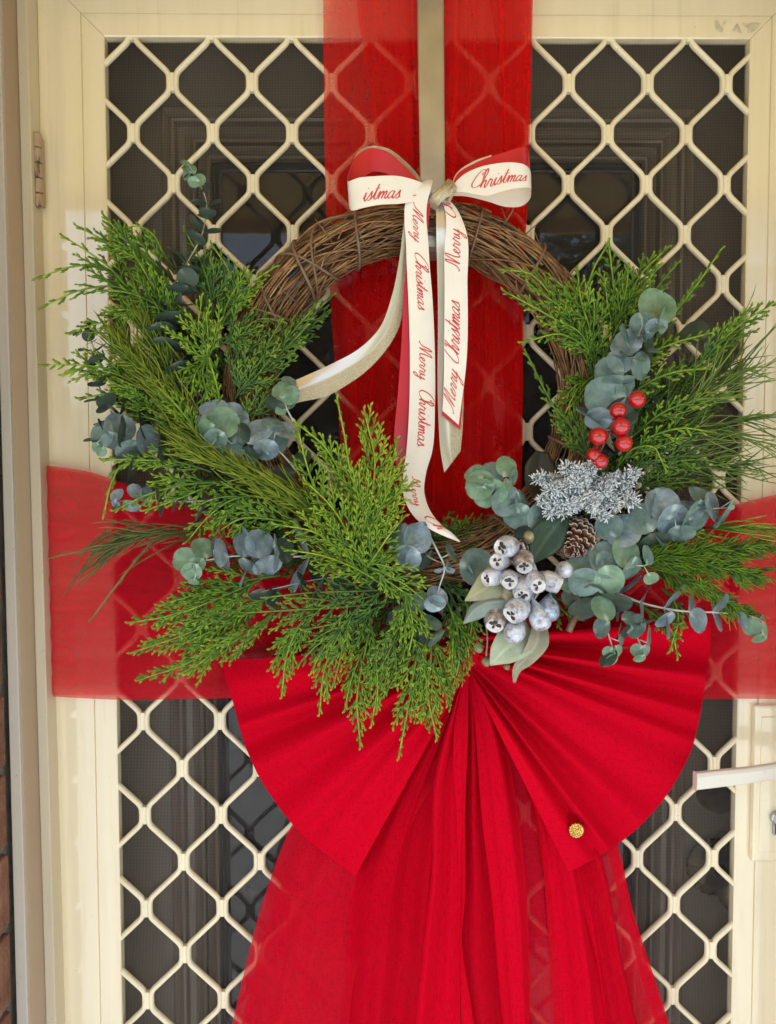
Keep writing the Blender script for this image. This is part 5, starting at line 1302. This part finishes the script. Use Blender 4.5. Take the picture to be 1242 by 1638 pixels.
cedar('dark cedar sprig over the left side of the twig ring', [(372, 620, .08), (385, 580, .086), (400, 545, .088), (425, 520, .088)], 40, 'cedar_dark', seed=172, tint=.2)
cedar('cedar sprig hanging over the inner edge of the right ring', [(955, 600, .085), (938, 610, .09), (920, 630, .09), (905, 660, .088)], 34, 'cedar', seed=173, tint=.1)
strands('drooping_sprig', 'wispy drooping sprig fanning over the right door frame', [(1050, 700, .085), (1100, 655, .094), (1150, 620, .10), (1190, 590, .10)], 34, 165, 20, 'whip', r=.00075, droop=-.06, seed=140, group='drooping strand sprigs', curve=-.3, side_tw=.25)
strands('drooping_sprig', 'wispy drooping sprig pointing right below the first one', [(1040, 730, .085), (1090, 700, .094), (1150, 680, .10), (1200, 670, .10)], 34, 165, 22, 'whip', r=.00075, droop=.2, seed=141, group='drooping strand sprigs', curve=-.2, side_tw=.25)
strands('drooping_sprig', 'lowest wispy drooping sprig over the right door frame', [(1030, 770, .085), (1090, 750, .092), (1140, 745, .096), (1180, 745, .096)], 40, 120, 22, 'whip', r=.00075, droop=.1, seed=142, group='drooping strand sprigs', side_tw=.25)
strands('drooping_sprig', 'dark wispy sprig deep behind the right gum leaves', [(1000, 720, .065), (1060, 670, .07), (1110, 630, .07), (1160, 590, .07)], 50, 110, 26, 'whip', r=.0008, droop=.0, seed=143, group='drooping strand sprigs', tint=.0, side_tw=.4)
gum_sprig('column of gum leaves down the right side of the ring', [(965, 700, .10), (975, 640, .105), (990, 590, .11), (1015, 550, .115), (1040, 510, .12), (1047, 520, .12)], 4, 20, 'gum', 'stem_pale', face=.3, seed=144, sizes=[22, 22, 20, 12],
          extra=[(1050, 492, 30, 70, 22, .118, 'gum_green'), (1028, 522, 21, 200, 40, .119, 'gum'), (1062, 512, 20, -20, 55, .121, 'gum_green'), (1043, 521, 11, -90, 35, .126, 'gum_blue'), (1057, 521, 10, -30, 40, .126, 'gum'), (1003, 550, 23, 130, 45, .112, 'gum_blue'), (1035, 550, 21, 10, 58, .112, 'gum_dark'), (1018, 535, 18, 60, 60, .114, 'gum'), (993, 578, 20, 160, 30, .113, 'gum_blue'), (1022, 585, 20, -20, 40, .113, 'gum'), (1012, 570, 20, 70, 62, .116, 'gum_green'), (975, 596, 22, 170, 25, .112, 'gum'), (1000, 620, 20, -40, 30, .112, 'gum'), (968, 634, 30, 200, 18, .113, 'gum'), (990, 655, 24, -60, 40, .110, 'gum_dark'), (958, 668, 20, -120, 40, .110, 'gum_blue'), (1005, 690, 18, -20, 50, .104, 'gum_dark')])
gum_sprig('darker gum leaves deep behind at the right', [(1080, 640, .06), (1110, 590, .065), (1135, 555, .068), (1140, 548, .068)], 1, 16, 'gum_dark', 'stem_pale', face=.3, seed=145, sizes=[16], extra=[(1110, 532, 22, 140, 30, .072, 'gum_dark'), (1145, 545, 20, 20, 30, .072, 'gum_dark'), (1135, 556, 9, -90, 35, .076, 'gum_blue'), (1085, 655, 18, -40, 50, .075, 'gum_dark'), (1060, 640, 18, 60, 45, .075, 'gum_dark')], tip=False)

# ---- lower right
gum_sprig('cluster of big green gum leaves overlapping the red drape at its right edge', [(900, 860, .095), (860, 835, .104), (825, 800, .112), (800, 765, .118), (780, 775, .12)], 2, 14, 'gum_green', 'stem_white', face=.6, seed=150, sizes=[16, 10],
          extra=[(768, 776, 23, 160, 25, .120, 'gum_green'), (760, 757, 16, 120, 35, .117, 'gum_green'), (787, 757, 18, 110, 25, .118, 'gum'), (810, 746, 17, 60, 25, .120, 'gum_green'), (820, 762, 14, 0, 50, .118, 'gum'), (790, 787, 20, -120, 25, .122, 'gum_green'), (773, 795, 18, -150, 35, .119, 'gum_green'), (811, 775, 9, 20, 40, .126, 'gum_green'), (808, 800, 23, -60, 20, .118, 'gum'), (836, 804, 20, 10, 45, .114, 'gum'), (829, 826, 22, -120, 25, .115, 'gum'), (863, 828, 21, -30, 25, .113, 'gum'), (838, 852, 14, -100, 30, .110, 'gum_dark')])
gum_sprig('spray of big blue gum leaves pointing right over the band', [(930, 880, .095), (985, 858, .104), (1040, 838, .112), (1100, 818, .118), (1165, 812, .118)], 1, 14, 'gum', 'stem_white', face=.4, seed=151, sizes=[20], tip=True,
          extra=[(1060, 806, 26, 120, 30, .117, 'gum_blue'), (1030, 830, 24, 140, 40, .114, 'gum'), (1076, 832, 26, -60, 25, .120, 'gum_blue'), (1113, 830, 30, -30, 35, .121, 'gum'), (1122, 796, 22, 60, 42, .118, 'gum'), (1104, 815, 20, 100, 40, .119, 'gum_blue'), (1142, 812, 24, 10, 55, .121, 'gum_blue'), (1158, 822, 24, -40, 58, .121, 'gum'), (997, 850, 26, 120, 30, .112, 'gum_blue'), (975, 843, 20, 160, 40, .108, 'gum'), (1048, 868, 24, -90, 45, .112, 'gum_dark'), (1090, 852, 20, -100, 50, .116, 'gum')])
gum_sprig('spray of broad flat gum leaves right of the pine cone', [(905, 930, .10), (950, 920, .112), (990, 905, .12), (1030, 905, .122)], 1, 12, 'gum', 'stem_white', face=.5, seed=152, sizes=[16], tip=False,
          extra=[(912, 922, 24, 170, 25, .112, 'gum_green'), (938, 905, 25, 110, 25, .118, 'gum'), (935, 930, 24, -120, 22, .121, 'gum'), (972, 895, 28, 80, 20, .120, 'gum'), (1000, 885, 24, 60, 28, .119, 'gum_green'), (974, 926, 24, -90, 25, .123, 'gum_green'), (1010, 910, 20, -40, 35, .122, 'gum'), (950, 950, 18, -110, 35, .117, 'gum_dark'), (1036, 888, 15, 20, 45, .12, 'gum'), (1042, 925, 11, -90, 30, .126, 'gum_green'), (915, 958, 16, -140, 45, .11, 'gum_dark')])
gum_sprig('little gum sprig hanging over the right fan, the left of two', [(955, 950, .11), (963, 985, .12), (972, 1010, .124), (980, 1035, .124)], 2, 10, 'gum_dark', 'stem_white', face=.2, seed=153, sizes=[20, 14],
          extra=[(965, 973, 20, 60, 30, .124, 'gum_green'), (962, 1004, 17, 160, 55, .124, 'gum'), (993, 1014, 16, 0, 60, .124, 'gum'), (974, 1044, 10, 180, 30, .128, 'gum_green'), (988, 1042, 10, 0, 35, .128, 'gum_green'), (978, 1054, 10, -90, 35, .13, 'gum_green')])
gum_sprig('little gum sprig hanging over the right fan, the right of two', [(995, 965, .11), (1010, 1000, .12), (1020, 1020, .124), (1026, 1035, .124)], 1, 10, 'gum_dark', 'stem_white', face=.2, seed=154, sizes=[14],
          extra=[(1012, 990, 16, 90, 55, .122, 'gum'), (1018, 1002, 18, 160, 62, .124, 'gum'), (1038, 1016, 15, 0, 62, .124, 'gum'), (1020, 1041, 11, 180, 35, .128, 'gum_green'), (1034, 1040, 9, 0, 35, .128, 'gum'), (1023, 1053, 9, -90, 40, .13, 'gum_green')])
gum_sprig('long bare gum stem with edge-on leaves running right over the band', [(970, 940, .10), (1020, 962, .11), (1080, 976, .118), (1150, 980, .12), (1200, 985, .12), (1214, 990, .12)], 7, 14, 'gum_blue', 'stem_white', face=.03, seed=155, sizes=[20, 20, 20, 18, 15, 13, 4], stem_r=.0012, tip=False,
          extra=[(1063, 990, 16, -60, 40, .122, 'gum_blue'), (1203, 1002, 14, 160, 30, .124, 'gum_green'), (1222, 1008, 13, 10, 40, .124, 'gum_green'), (1215, 1022, 11, -90, 30, .126, 'gum_green')])
strands('mossy_sprig', 'bright green mossy sprig reaching right over the red band', [(1010, 890, .10), (1070, 895, .112), (1140, 905, .118), (1215, 920, .118)], 330, 52, 34, 'cedar_light', r=.00095, droop=.02, seed=156, group='mossy sprigs', tint=-.1, side_tw=.7)
strands('mossy_sprig', 'bright mossy sprig fanning upward at the right edge', [(1050, 890, .10), (1110, 880, .112), (1170, 880, .118), (1235, 875, .118)], 150, 48, 34, 'cedar_light', r=.00095, droop=-.05, seed=157, group='mossy sprigs', tint=-.1, side_tw=.7)
strands('mossy_sprig', 'bright mossy sprig drooping below the bare gum stem', [(1050, 910, .10), (1100, 930, .112), (1150, 955, .118), (1200, 985, .118)], 120, 48, 30, 'cedar_light', r=.00095, droop=.1, seed=158, group='mossy sprigs', tint=-.05, side_tw=.7)
cedar('small olive cedar sprig hanging over the right fan', [(1010, 960, .10), (1050, 985, .108), (1075, 1010, .108), (1082, 1040, .106)], 22, 'cedar', seed=159, tint=.1, angle=32)
cedar('small olive cedar tip hanging below the broad gum leaves', [(1060, 940, .10), (1080, 965, .11), (1085, 990, .11), (1075, 1030, .108)], 18, 'cedar', seed=160, tint=.1, angle=30, nb=10)
strands('drooping_sprig', 'thin bright strands reaching right beneath the door frame highlight', [(1120, 845, .10), (1170, 843, .112), (1210, 845, .116), (1242, 850, .116)], 24, 80, 10, 'cedar', r=.0008, droop=.1, seed=161, group='drooping strand sprigs', tint=.25)
cedar('cedar tip under the big blue gum spray', [(1080, 850, .10), (1110, 850, .108), (1135, 856, .11), (1165, 862, .11)], 14, 'cedar_light', seed=162, tint=.1, nb=9)
cedar('dark cedar sprig filling the space under the pine cone', [(880, 940, .075), (900, 975, .08), (920, 990, .08), (940, 985, .08)], 26, 'cedar_dark', seed=163)

# ------------------------------------------------------------------ berries, frosted twig, cone, broad leaves, gumnuts
MAT['berry'] = noisy('glossy_red_berry', (0.42, 0.003, 0.008), (0.50, 0.006, 0.012), 40, 0.05, spec=0.6, coat=0.6)
MAT['berry_end'] = noisy('berry_end', (0.10, 0.01, 0.01), (0.2, 0.02, 0.02), 200, 0.4)
MAT['wire_red'] = noisy('dark_red_wire', (0.10, 0.035, 0.03), (0.20, 0.08, 0.06), 150, 0.45)
bp0 = at(952, 745, .118)
bpk = empty('berry_pick', bp0, 'shiny red berries on dark wire stems above the frosted twig', 'berries')
stemP = [(950, 752, .112), (962, 720, .122), (976, 690, .126), (985, 668, .126), (1000, 648, .124)]
mb = MB(); tube(mb, spline([at(*p) for p in stemP], 16), .0009, 6); mb.build('stem', MAT['wire_red'], bpk)
for (x, y, d, r, ax_) in ((1019, 639, .128, 13.5, (.3, -1, .25)), (989, 657, .130, 12.5, (.2, -1, .3)), (993.5, 682, .136, 13.5, (-.3, -1, .2)), (957.5, 698, .132, 13.5, (-.2, -1, .1)), (998.5, 709, .134, 13.5, (.3, -1, -.2)), (950, 728, .124, 12.5, (-.1, -1, .2)), (961, 738, .126, 12, (.2, -1, .1))):
    c = at(x, y, d); rr = r * .00058 * (1 + .08 * math.sin(x * 1.7 + y))
    mb = MB(); th = np.linspace(0, PI, 14)
    revolve(mb, [(rr * math.sin(t) + 1e-6, rr * math.cos(t)) for t in th], c, ax_, 22)
    b = mb.build('berry', MAT['berry'], bpk)
    k = int(np.argmin([np.linalg.norm(at(*p) - c) for p in stemP]))
    mb = MB(); tube(mb, spline([at(*stemP[k]), (at(*stemP[k]) + c) / 2 + np.array([0, .003, .001]), c + np.array([0, rr * .8, 0])], 8), .0007, 5); mb.build('stalk', MAT['wire_red'], bpk)
    e = unit(np.array(ax_)); mb = MB(); revolve(mb, [(.0006, rr + .0003), (.0009, rr - .0002), (.0009, rr - .0006)], c, e, 8); mb.build('calyx', MAT['berry_end'], b)

# frosted twig
MAT['needle'] = noisy('dark_green_needle', (0.10, 0.16, 0.13), (0.22, 0.28, 0.26), 200, 0.5)
MAT['snow'] = noisy('white_flock', (0.80, 0.83, 0.87), (0.92, 0.93, 0.95), 900, 0.85, 0.7, 1500, bdist=.001)
MAT['frost_stem'] = noisy('brown_frost_stem', (0.10, 0.06, 0.04), (0.18, 0.12, 0.08), 200, 0.6)
ft = empty('frosted_twig', at(930, 790, .10), 'frosted evergreen twig dusted in white flock under the red berries', 'frosted twig')
q = np.random.default_rng(77)
tips = [(860, 765), (866, 800), (900, 818), (905, 748), (950, 742), (975, 775), (985, 808), (965, 826), (1016, 757), (1014, 803), (884, 808), (925, 752), (950, 812)]
for k_ in range(24):
    if k_ < len(tips): x1, y1 = tips[k_]
    else: x1, y1 = q.uniform(872, 985), q.uniform(757, 818)
    x0, y0 = 932 + (x1 - 932) * .25 + q.normal(0, 6), 788 + (y1 - 788) * .2 + q.normal(0, 5)
    dd = .128 - abs(x1 - 930) * 1.1e-4 + q.uniform(-.006, .006); sp = .85
    if k_ in (8, 9): x0, y0 = 982, 786
    a, b = at(x0, y0, dd - .020), at(x1, y1, dd)
    ax = spline([a, (a + b) / 2 + np.array([0, -.003, 0.001]), b], 20); L = np.linalg.norm(b - a)
    mb = MB(); tube(mb, ax, .0008, 5); tw_ = mb.build('twiglet', MAT['frost_stem'], ft)
    n1, n2 = MB(), MB()
    for k in range(int(900 * sp * L / .045)):
        t = q.uniform(.1, 1.04); p = ax[min(int(t * 19), 19)] + q.normal(0, .0012, 3); T = unit(b - a)
        v = unit(unit(q.normal(0, 1, 3)) + T * .45); l = q.uniform(.004, .0115) * (1.1 - .25 * t)
        w = np.array([p, p + v * l * .5 + q.normal(0, .0006, 3), p + v * l])
        tube(n1, w, [.00028, .00026, .00012], 3, cap=False)
        if q.random() < .85:
            f0 = q.uniform(.2, .6); f1 = q.uniform(.75, 1.1)
            tube(n2, [p + v * l * f0, p + v * l * (f0 + f1) / 2 + q.normal(0, .0004, 3), p + v * l * f1], np.array([.0003, .00062, .0003]) * q.uniform(.6, 1.5), 4)
    tag(n1.build('needles', MAT['needle'], ft), kind='stuff'); tag(n2.build('flock', MAT['snow'], ft), kind='stuff')

# pine cone
MAT['cone'] = noisy('brown_cone_scale', (0.10, 0.040, 0.022), (0.20, 0.085, 0.045), 200, 0.4, 0.3, 600)
MAT['cone_edge'] = noisy('pale_cone_edge', (0.42, 0.30, 0.24), (0.62, 0.48, 0.40), 300, 0.45)
cc = at(917, 868, .104); cax = unit(np.array([-0.42, -0.80, -0.42]))
pc = empty('pine_cone', cc, 'small brown pine cone with pale scale edges beside the gumnuts', 'pine cone')
hu = unit(np.cross(cax, [0, 0, 1])); hv = np.cross(cax, hu)
mb = MB(); revolve(mb, [(.0001, -.018), (.009, -.014), (.011, -.004), (.008, .007), (.0001, .013)], cc, cax, 14); mb.build('core', MAT['cone'], pc)
NS = 64
for k in range(NS):
    t = (k + .5) / NS; ang = k * 2.39996
    h = .0165 - .034 * t; rad = .0175 * math.sin(PI * min(1, .16 + t * .62)) * (0.25 + .75 * min(1, t * 2.0)) + .0008
    out = math.cos(ang) * hu + math.sin(ang) * hv
    s = .0035 + .0042 * min(1, t * 2)
    base = cc + cax * (h - .003) + out * rad * .55
    d = unit(out * (.35 + .8 * t) + cax * (1 - .75 * t)); w = unit(np.cross(cax, out)); n_ = unit(np.cross(w, d))
    prof = [(0, .45), (.35, .75), (.7, 1.0), (.92, .85), (1.0, .45)]
    mb = MB(); G = []
    for (l, hw) in prof:
        G.append([base + d * s * 1.5 * l + w * s * hw * .62 * u - n_ * (s * .22 * (1 - u*u) * (1 if True else 0)) + n_ * s * .20 * l * l for u in (-1, -.5, 0, .5, 1)])
    G = np.array(G); grid(mb, G); grid(mb, G + n_ * s * .16, flip=True)
    edge = np.concatenate([G[1:, 0], G[-1, 1:-1], G[1:, -1][::-1]])
    sc_ = mb.build('scale', MAT['cone'], pc)
    mb = MB(); tube(mb, edge + n_ * s * .08, s * .10, 5); mb.build('scale_edge', MAT['cone_edge'], sc_)

# broad leaves
def lance(name, label, mid, widths, mat, nn=(0, -1, 0), cat='leaf', parent=None, cup=.12, group=None, ang=0.0, wavy=0.0):
    ax = spline([at(*p) for p in mid], 24); W = np.interp(np.linspace(0, 1, 24), np.linspace(0, 1, len(widths)), widths) * .00061
    mb = MB(); G = []; Tn = []
    N0 = unit(np.array(nn, float))
    for i in range(24):
        T = unit(ax[min(i+1, 23)] - ax[max(i-1, 0)]); S = unit(np.cross(N0, T)); Nn = np.cross(T, S)
        rr = math.cos(ang) * S + math.sin(ang) * Nn; nr = math.cos(ang) * Nn - math.sin(ang) * S
        G.append([ax[i] + rr * W[i] * u + nr * (-cup * W[i] * (1 - abs(u)) * -1 if False else -cup * W[i] * (1 - abs(u)) + wavy * W[i] * math.sin(i * .6 + u * 2)) for u in np.linspace(-1, 1, 7)])
        Tn.append([1.0 if u == 0 else .3 * (1 - abs(u)) for u in np.linspace(-1, 1, 7)])
    grid(mb, np.array(G), np.array(Tn))
    o = mb.build(name, MAT[mat], parent, origin=ax[0] if parent is None else None)
    sd_ = o.modifiers.new('thick', 'SOLIDIFY'); sd_.thickness = .0005; sd_.offset = 0
    if parent is None: tag(o, label, cat, group)
    return o
MAT['leaf_dark'] = gum('dark_glossy_leaf', (0.018, 0.040, 0.018), (0.030, 0.065, 0.028), (0.07, 0.11, 0.05), 0.3)
MAT['leaf_brown'] = gum('dark_brown_leaf', (0.035, 0.032, 0.014), (0.055, 0.05, 0.022), (0.07, 0.07, 0.035), 0.5)
MAT['lance_pale'] = gum('pale_green_lance_leaf', (0.34, 0.38, 0.25), (0.46, 0.50, 0.34), (0.52, 0.55, 0.38), 0.5)
MAT['lance_tan'] = gum('tan_lance_leaf', (0.30, 0.29, 0.15), (0.42, 0.40, 0.24), (0.48, 0.45, 0.28), 0.5)
MAT['lance_blue'] = gum('grey_blue_lance_leaf', (0.20, 0.26, 0.23), (0.30, 0.36, 0.32), (0.42, 0.46, 0.38), 0.5)
MAT['lance_brown'] = gum('brown_twisted_leaf', (0.27, 0.24, 0.15), (0.36, 0.33, 0.22), (0.46, 0.40, 0.26), 0.5)
lance('broad_leaf', 'broad dark green leaf between the pine cone and the gumnuts', [(912, 818, .106), (890, 842, .116), (868, 872, .120), (851, 902, .118)], [3, 18, 27, 22, 1], 'leaf_dark', (.1, -1, .1))
lance('broad_leaf', 'dark brownish leaf standing behind the frosted twig', [(880, 810, .07), (872, 780, .074), (866, 750, .074), (868, 722, .07)], [4, 24, 30, 26, 10], 'leaf_brown', (.1, -1, .0))

# gumnuts
def nut_mat(name, c1, c2, c3, rough):
    m, nt, b, out = new_mat(name)
    v = coords(nt)
    n = nd(nt, 'ShaderNodeTexNoise', i_Scale=130, i_Detail=5, i_Roughness=.7); nt.links.new(v, n.inputs['Vector'])
    nt.links.new(ramp(nt, n.outputs[0], [(.33, c1), (.5, c2), (.66, c3)]), b.inputs['Base Color'])
    b.inputs['Roughness'].default_value = rough; b.inputs['Metallic'].default_value = .25
    n2 = nd(nt, 'ShaderNodeTexNoise', i_Scale=420, i_Detail=3); nt.links.new(v, n2.inputs['Vector'])
    bp = nd(nt, 'ShaderNodeBump', i_Strength=.5, i_Distance=.0008); nt.links.new(n2.outputs[0], bp.inputs['Height']); nt.links.new(bp.outputs[0], b.inputs['Normal'])
    return m
MAT['nut_silver'] = nut_mat('silvered_gumnut', (0.20, 0.15, 0.135), (0.50, 0.52, 0.58), (0.74, 0.78, 0.87), .24)
MAT['nut_white'] = nut_mat('whitened_gumnut', (0.36, 0.36, 0.40), (0.66, 0.68, 0.75), (0.80, 0.82, 0.88), .32)
MAT['nut_brown'] = nut_mat('brown_silvered_gumnut', (0.13, 0.085, 0.06), (0.30, 0.25, 0.22), (0.68, 0.67, 0.70), .26)
MAT['nut_blue'] = nut_mat('bluish_gumnut', (0.10, 0.11, 0.15), (0.30, 0.36, 0.46), (0.52, 0.60, 0.72), .25)
MAT['nut_tan'] = nut_mat('tan_gumnut', (0.22, 0.17, 0.08), (0.34, 0.28, 0.16), (0.48, 0.43, 0.30), .4)
MAT['nut_mouth'] = noisy('white_nut_rim', (0.62, 0.58, 0.56), (0.82, 0.80, 0.79), 300, .5, .3, 600)
MAT['nut_hole'] = noisy('dark_nut_hole', (0.02, 0.013, 0.01), (0.06, 0.04, 0.03), 300, .6)
gn = empty('gumnut_cluster', at(835, 940, .11), 'cluster of silvered gumnuts with pale lance leaves at the lower right of the wreath', 'gumnuts')
def gumnut(x, y, d, r, axis, mat, mouth=True, ln=1.0, seed=0):
    q = np.random.default_rng(seed)
    c = at(x, y, d); ax = unit(np.array(axis, float)); R = r * .00058
    if mouth: prof = [(.10, -1.9), (.13, -1.5), (.28, -1.15), (.62, -.85), (.90, -.45), (1.0, .0), (.99, .30), (.93, .62), (.86, .80), (.80, .92), (.80, .99), (.72, 1.02)]
    else: prof = [(.10, -1.9), (.12, -1.55), (.30, -1.1), (.68, -.75), (.95, -.25), (1.0, .15), (.95, .5), (.75, .85), (.45, 1.02), (.05, 1.06)]
    mb = MB(); revolve(mb, [(a * R, b * R * ln) for a, b in prof], c, ax, 22, lobes=5, amp=.025)
    o = mb.build('gumnut', MAT[mat], gn)
    if mouth:
        top = 1.02 * R * ln
        mb = MB(); revolve(mb, [(.73 * R, top - .0001), (.66 * R, top - .0006), (.56 * R, top - .0022), (.40 * R, top - .0030), (.20 * R, top - .0022), (.0, top - .0016)], c, ax, 24, lobes=4, amp=.05); mb.build('mouth', MAT['nut_mouth'], o)
        hu = unit(np.cross(ax, [0.1, 0.2, 1])); hv = np.cross(ax, hu); k = int(q.integers(3, 5)); a0 = q.uniform(0, 6)
        for i in range(k):
            a = a0 + 2*PI*i/k + q.normal(0, .2); e = math.cos(a) * hu + math.sin(a) * hv; f = -math.sin(a) * hu + math.cos(a) * hv
            p = c + ax * (top - .0016); w = q.uniform(.10, .22); l1 = q.uniform(.38, .56)
            pts = [p + e * R * .04 - f * R * .03, p + e * R * .04 + f * R * .03, p + e * R * .26 + f * R * w, p + e * R * l1 + f * R * w * .7, p + e * R * l1 - f * R * w * .6, p + e * R * .24 - f * R * w * .9]
            n = len(pts); mb = MB(); lo = [v - ax * .0016 for v in pts]; mb.add(pts + lo, [tuple(range(n))] + [(j, j + n, (j+1) % n + n, (j+1) % n) for j in range(n)]); mb.build('valve', MAT['nut_hole'], o, smooth=False)
NUTS = [(813, 874, .146, 17.5, (-.80, -.62, -.10), 'nut_silver', 1, 1.0), (801, 897, .142, 15, (-.55, -.82, .02), 'nut_silver', 1, 1.05), (838, 896, .146, 16.5, (-.05, -.80, -.60), 'nut_brown', 1, 1.05),
        (792, 922, .140, 14.5, (-.85, -.50, -.15), 'nut_white', 1, 1.3), (815, 926, .150, 14.5, (-.15, -.95, -.25), 'nut_silver', 1, 1.05), (837, 941, .148, 15.5, (-.25, -.75, -.60), 'nut_white', 1, 1.1),
        (856, 929, .152, 16, (.10, -.92, -.35), 'nut_silver', 1, 1.1), (879, 929, .142, 16, (.82, -.42, -.38), 'nut_silver', 1, 1.15), (815, 951, .134, 14, (-.3, -.9, .1), 'nut_tan', 0, 1.0),
        (829, 974, .150, 19, (-.72, -.50, -.48), 'nut_silver', 1, 1.0), (794, 989, .140, 18.5, (-.25, -.80, -.55), 'nut_brown', 1, .95), (824, 1010, .146, 17, (-.60, -.45, -.65), 'nut_silver', 0, 1.05),
        (863, 987, .146, 17, (.28, -.30, -.90), 'nut_silver', 0, 1.2), (878, 975, .142, 17.5, (-.15, -.42, -.90), 'nut_blue', 0, 1.0), (905, 912, .12, 13, (-.5, -.6, .4), 'nut_white', 0, 1.2), (846, 860, .125, 9, (-.1, -.7, .7), 'nut_tan', 0, 1.2)]
hubp = at(868, 938, .118)
for i, (x, y, d, r, ax_, mt, mo, ln) in enumerate(NUTS):
    gumnut(x, y, d, r, ax_, mt, bool(mo), ln, i)
    c = at(x, y, d) - unit(np.array(ax_, float)) * r * .00058 * 1.85 * ln
    mb = MB(); tube(mb, spline([c, c * .55 + hubp * .45 + np.array([0, .004, 0]), hubp], 8), .0011, 6); mb.build('stalk', MAT['nut_white'], gn)
lance('leaf', '', [(815, 922, .128), (795, 930, .134), (770, 945, .134), (744, 961, .130)], [20, 26, 22, 12, 1], 'lance_tan', (.15, -1, .35), parent=gn)
lance('leaf', '', [(826, 968, .132), (800, 966, .138), (768, 974, .136), (742, 997, .130)], [6, 15, 17, 13, 1], 'lance_blue', (.1, -.8, .7), parent=gn, cup=-.5)
lance('leaf', '', [(850, 1006, .128), (825, 1025, .136), (803, 1045, .138), (784, 1064, .134)], [22, 30, 27, 18, 1], 'lance_pale', (.1, -1, .25), parent=gn)
lance('leaf', '', [(864, 1000, .130), (862, 1026, .138), (845, 1052, .138), (828, 1070, .136), (823, 1092, .134)], [13, 17, 13, 8, 2], 'lance_brown', (.5, -1, .1), parent=gn, cup=.45, ang=.25)
# little buds below the gumnuts and the cut vine end
MAT['bud'] = noisy('green_bud', (0.16, 0.15, 0.07), (0.30, 0.26, 0.13), 250, .5)
bt_ = empty('bud_twig', at(780, 1010, .105), 'small twig with two round buds hanging below the gumnuts', 'twig')
mb = MB(); tube(mb, spline([at(775, 985, .10), at(780, 1020, .108), at(778, 1050, .112)], 10), .0007, 6); mb.build('stem', MAT['stem_pale'], bt_)
mb = MB(); tube(mb, spline([at(790, 1000, .10), at(806, 1035, .106), at(811, 1062, .110)], 10), .0007, 6); mb.build('stem', MAT['stem_pale'], bt_)
for x, y, r in ((778, 1058, 8), (811, 1066, 5.5), (766, 1035, 9)):
    mb = MB(); R = r * .00058; revolve(mb, [(.0002, -R), (R*.7, -R*.7), (R, 0), (R*.7, R*.7), (R*.3, R*1.1), (.0002, R*1.0)], at(x, y, .112), (0.1, -.6, -.8), 12); mb.build('bud', MAT['bud'], bt_)
mb = MB(); tube(mb, spline([at(935, 950, .085), at(930, 975, .095), at(918, 992, .10), at(910, 1010, .10)], 10), [.004, .004, .0038, .0036, .0034, .0034, .0034, .0034, .0034, .0034], 8)
o = mb.build('cut_stick', MAT['vine'], origin=at(935, 950, .085)); tag(o, 'short brown cut stick poking out above the right fan', 'stick')
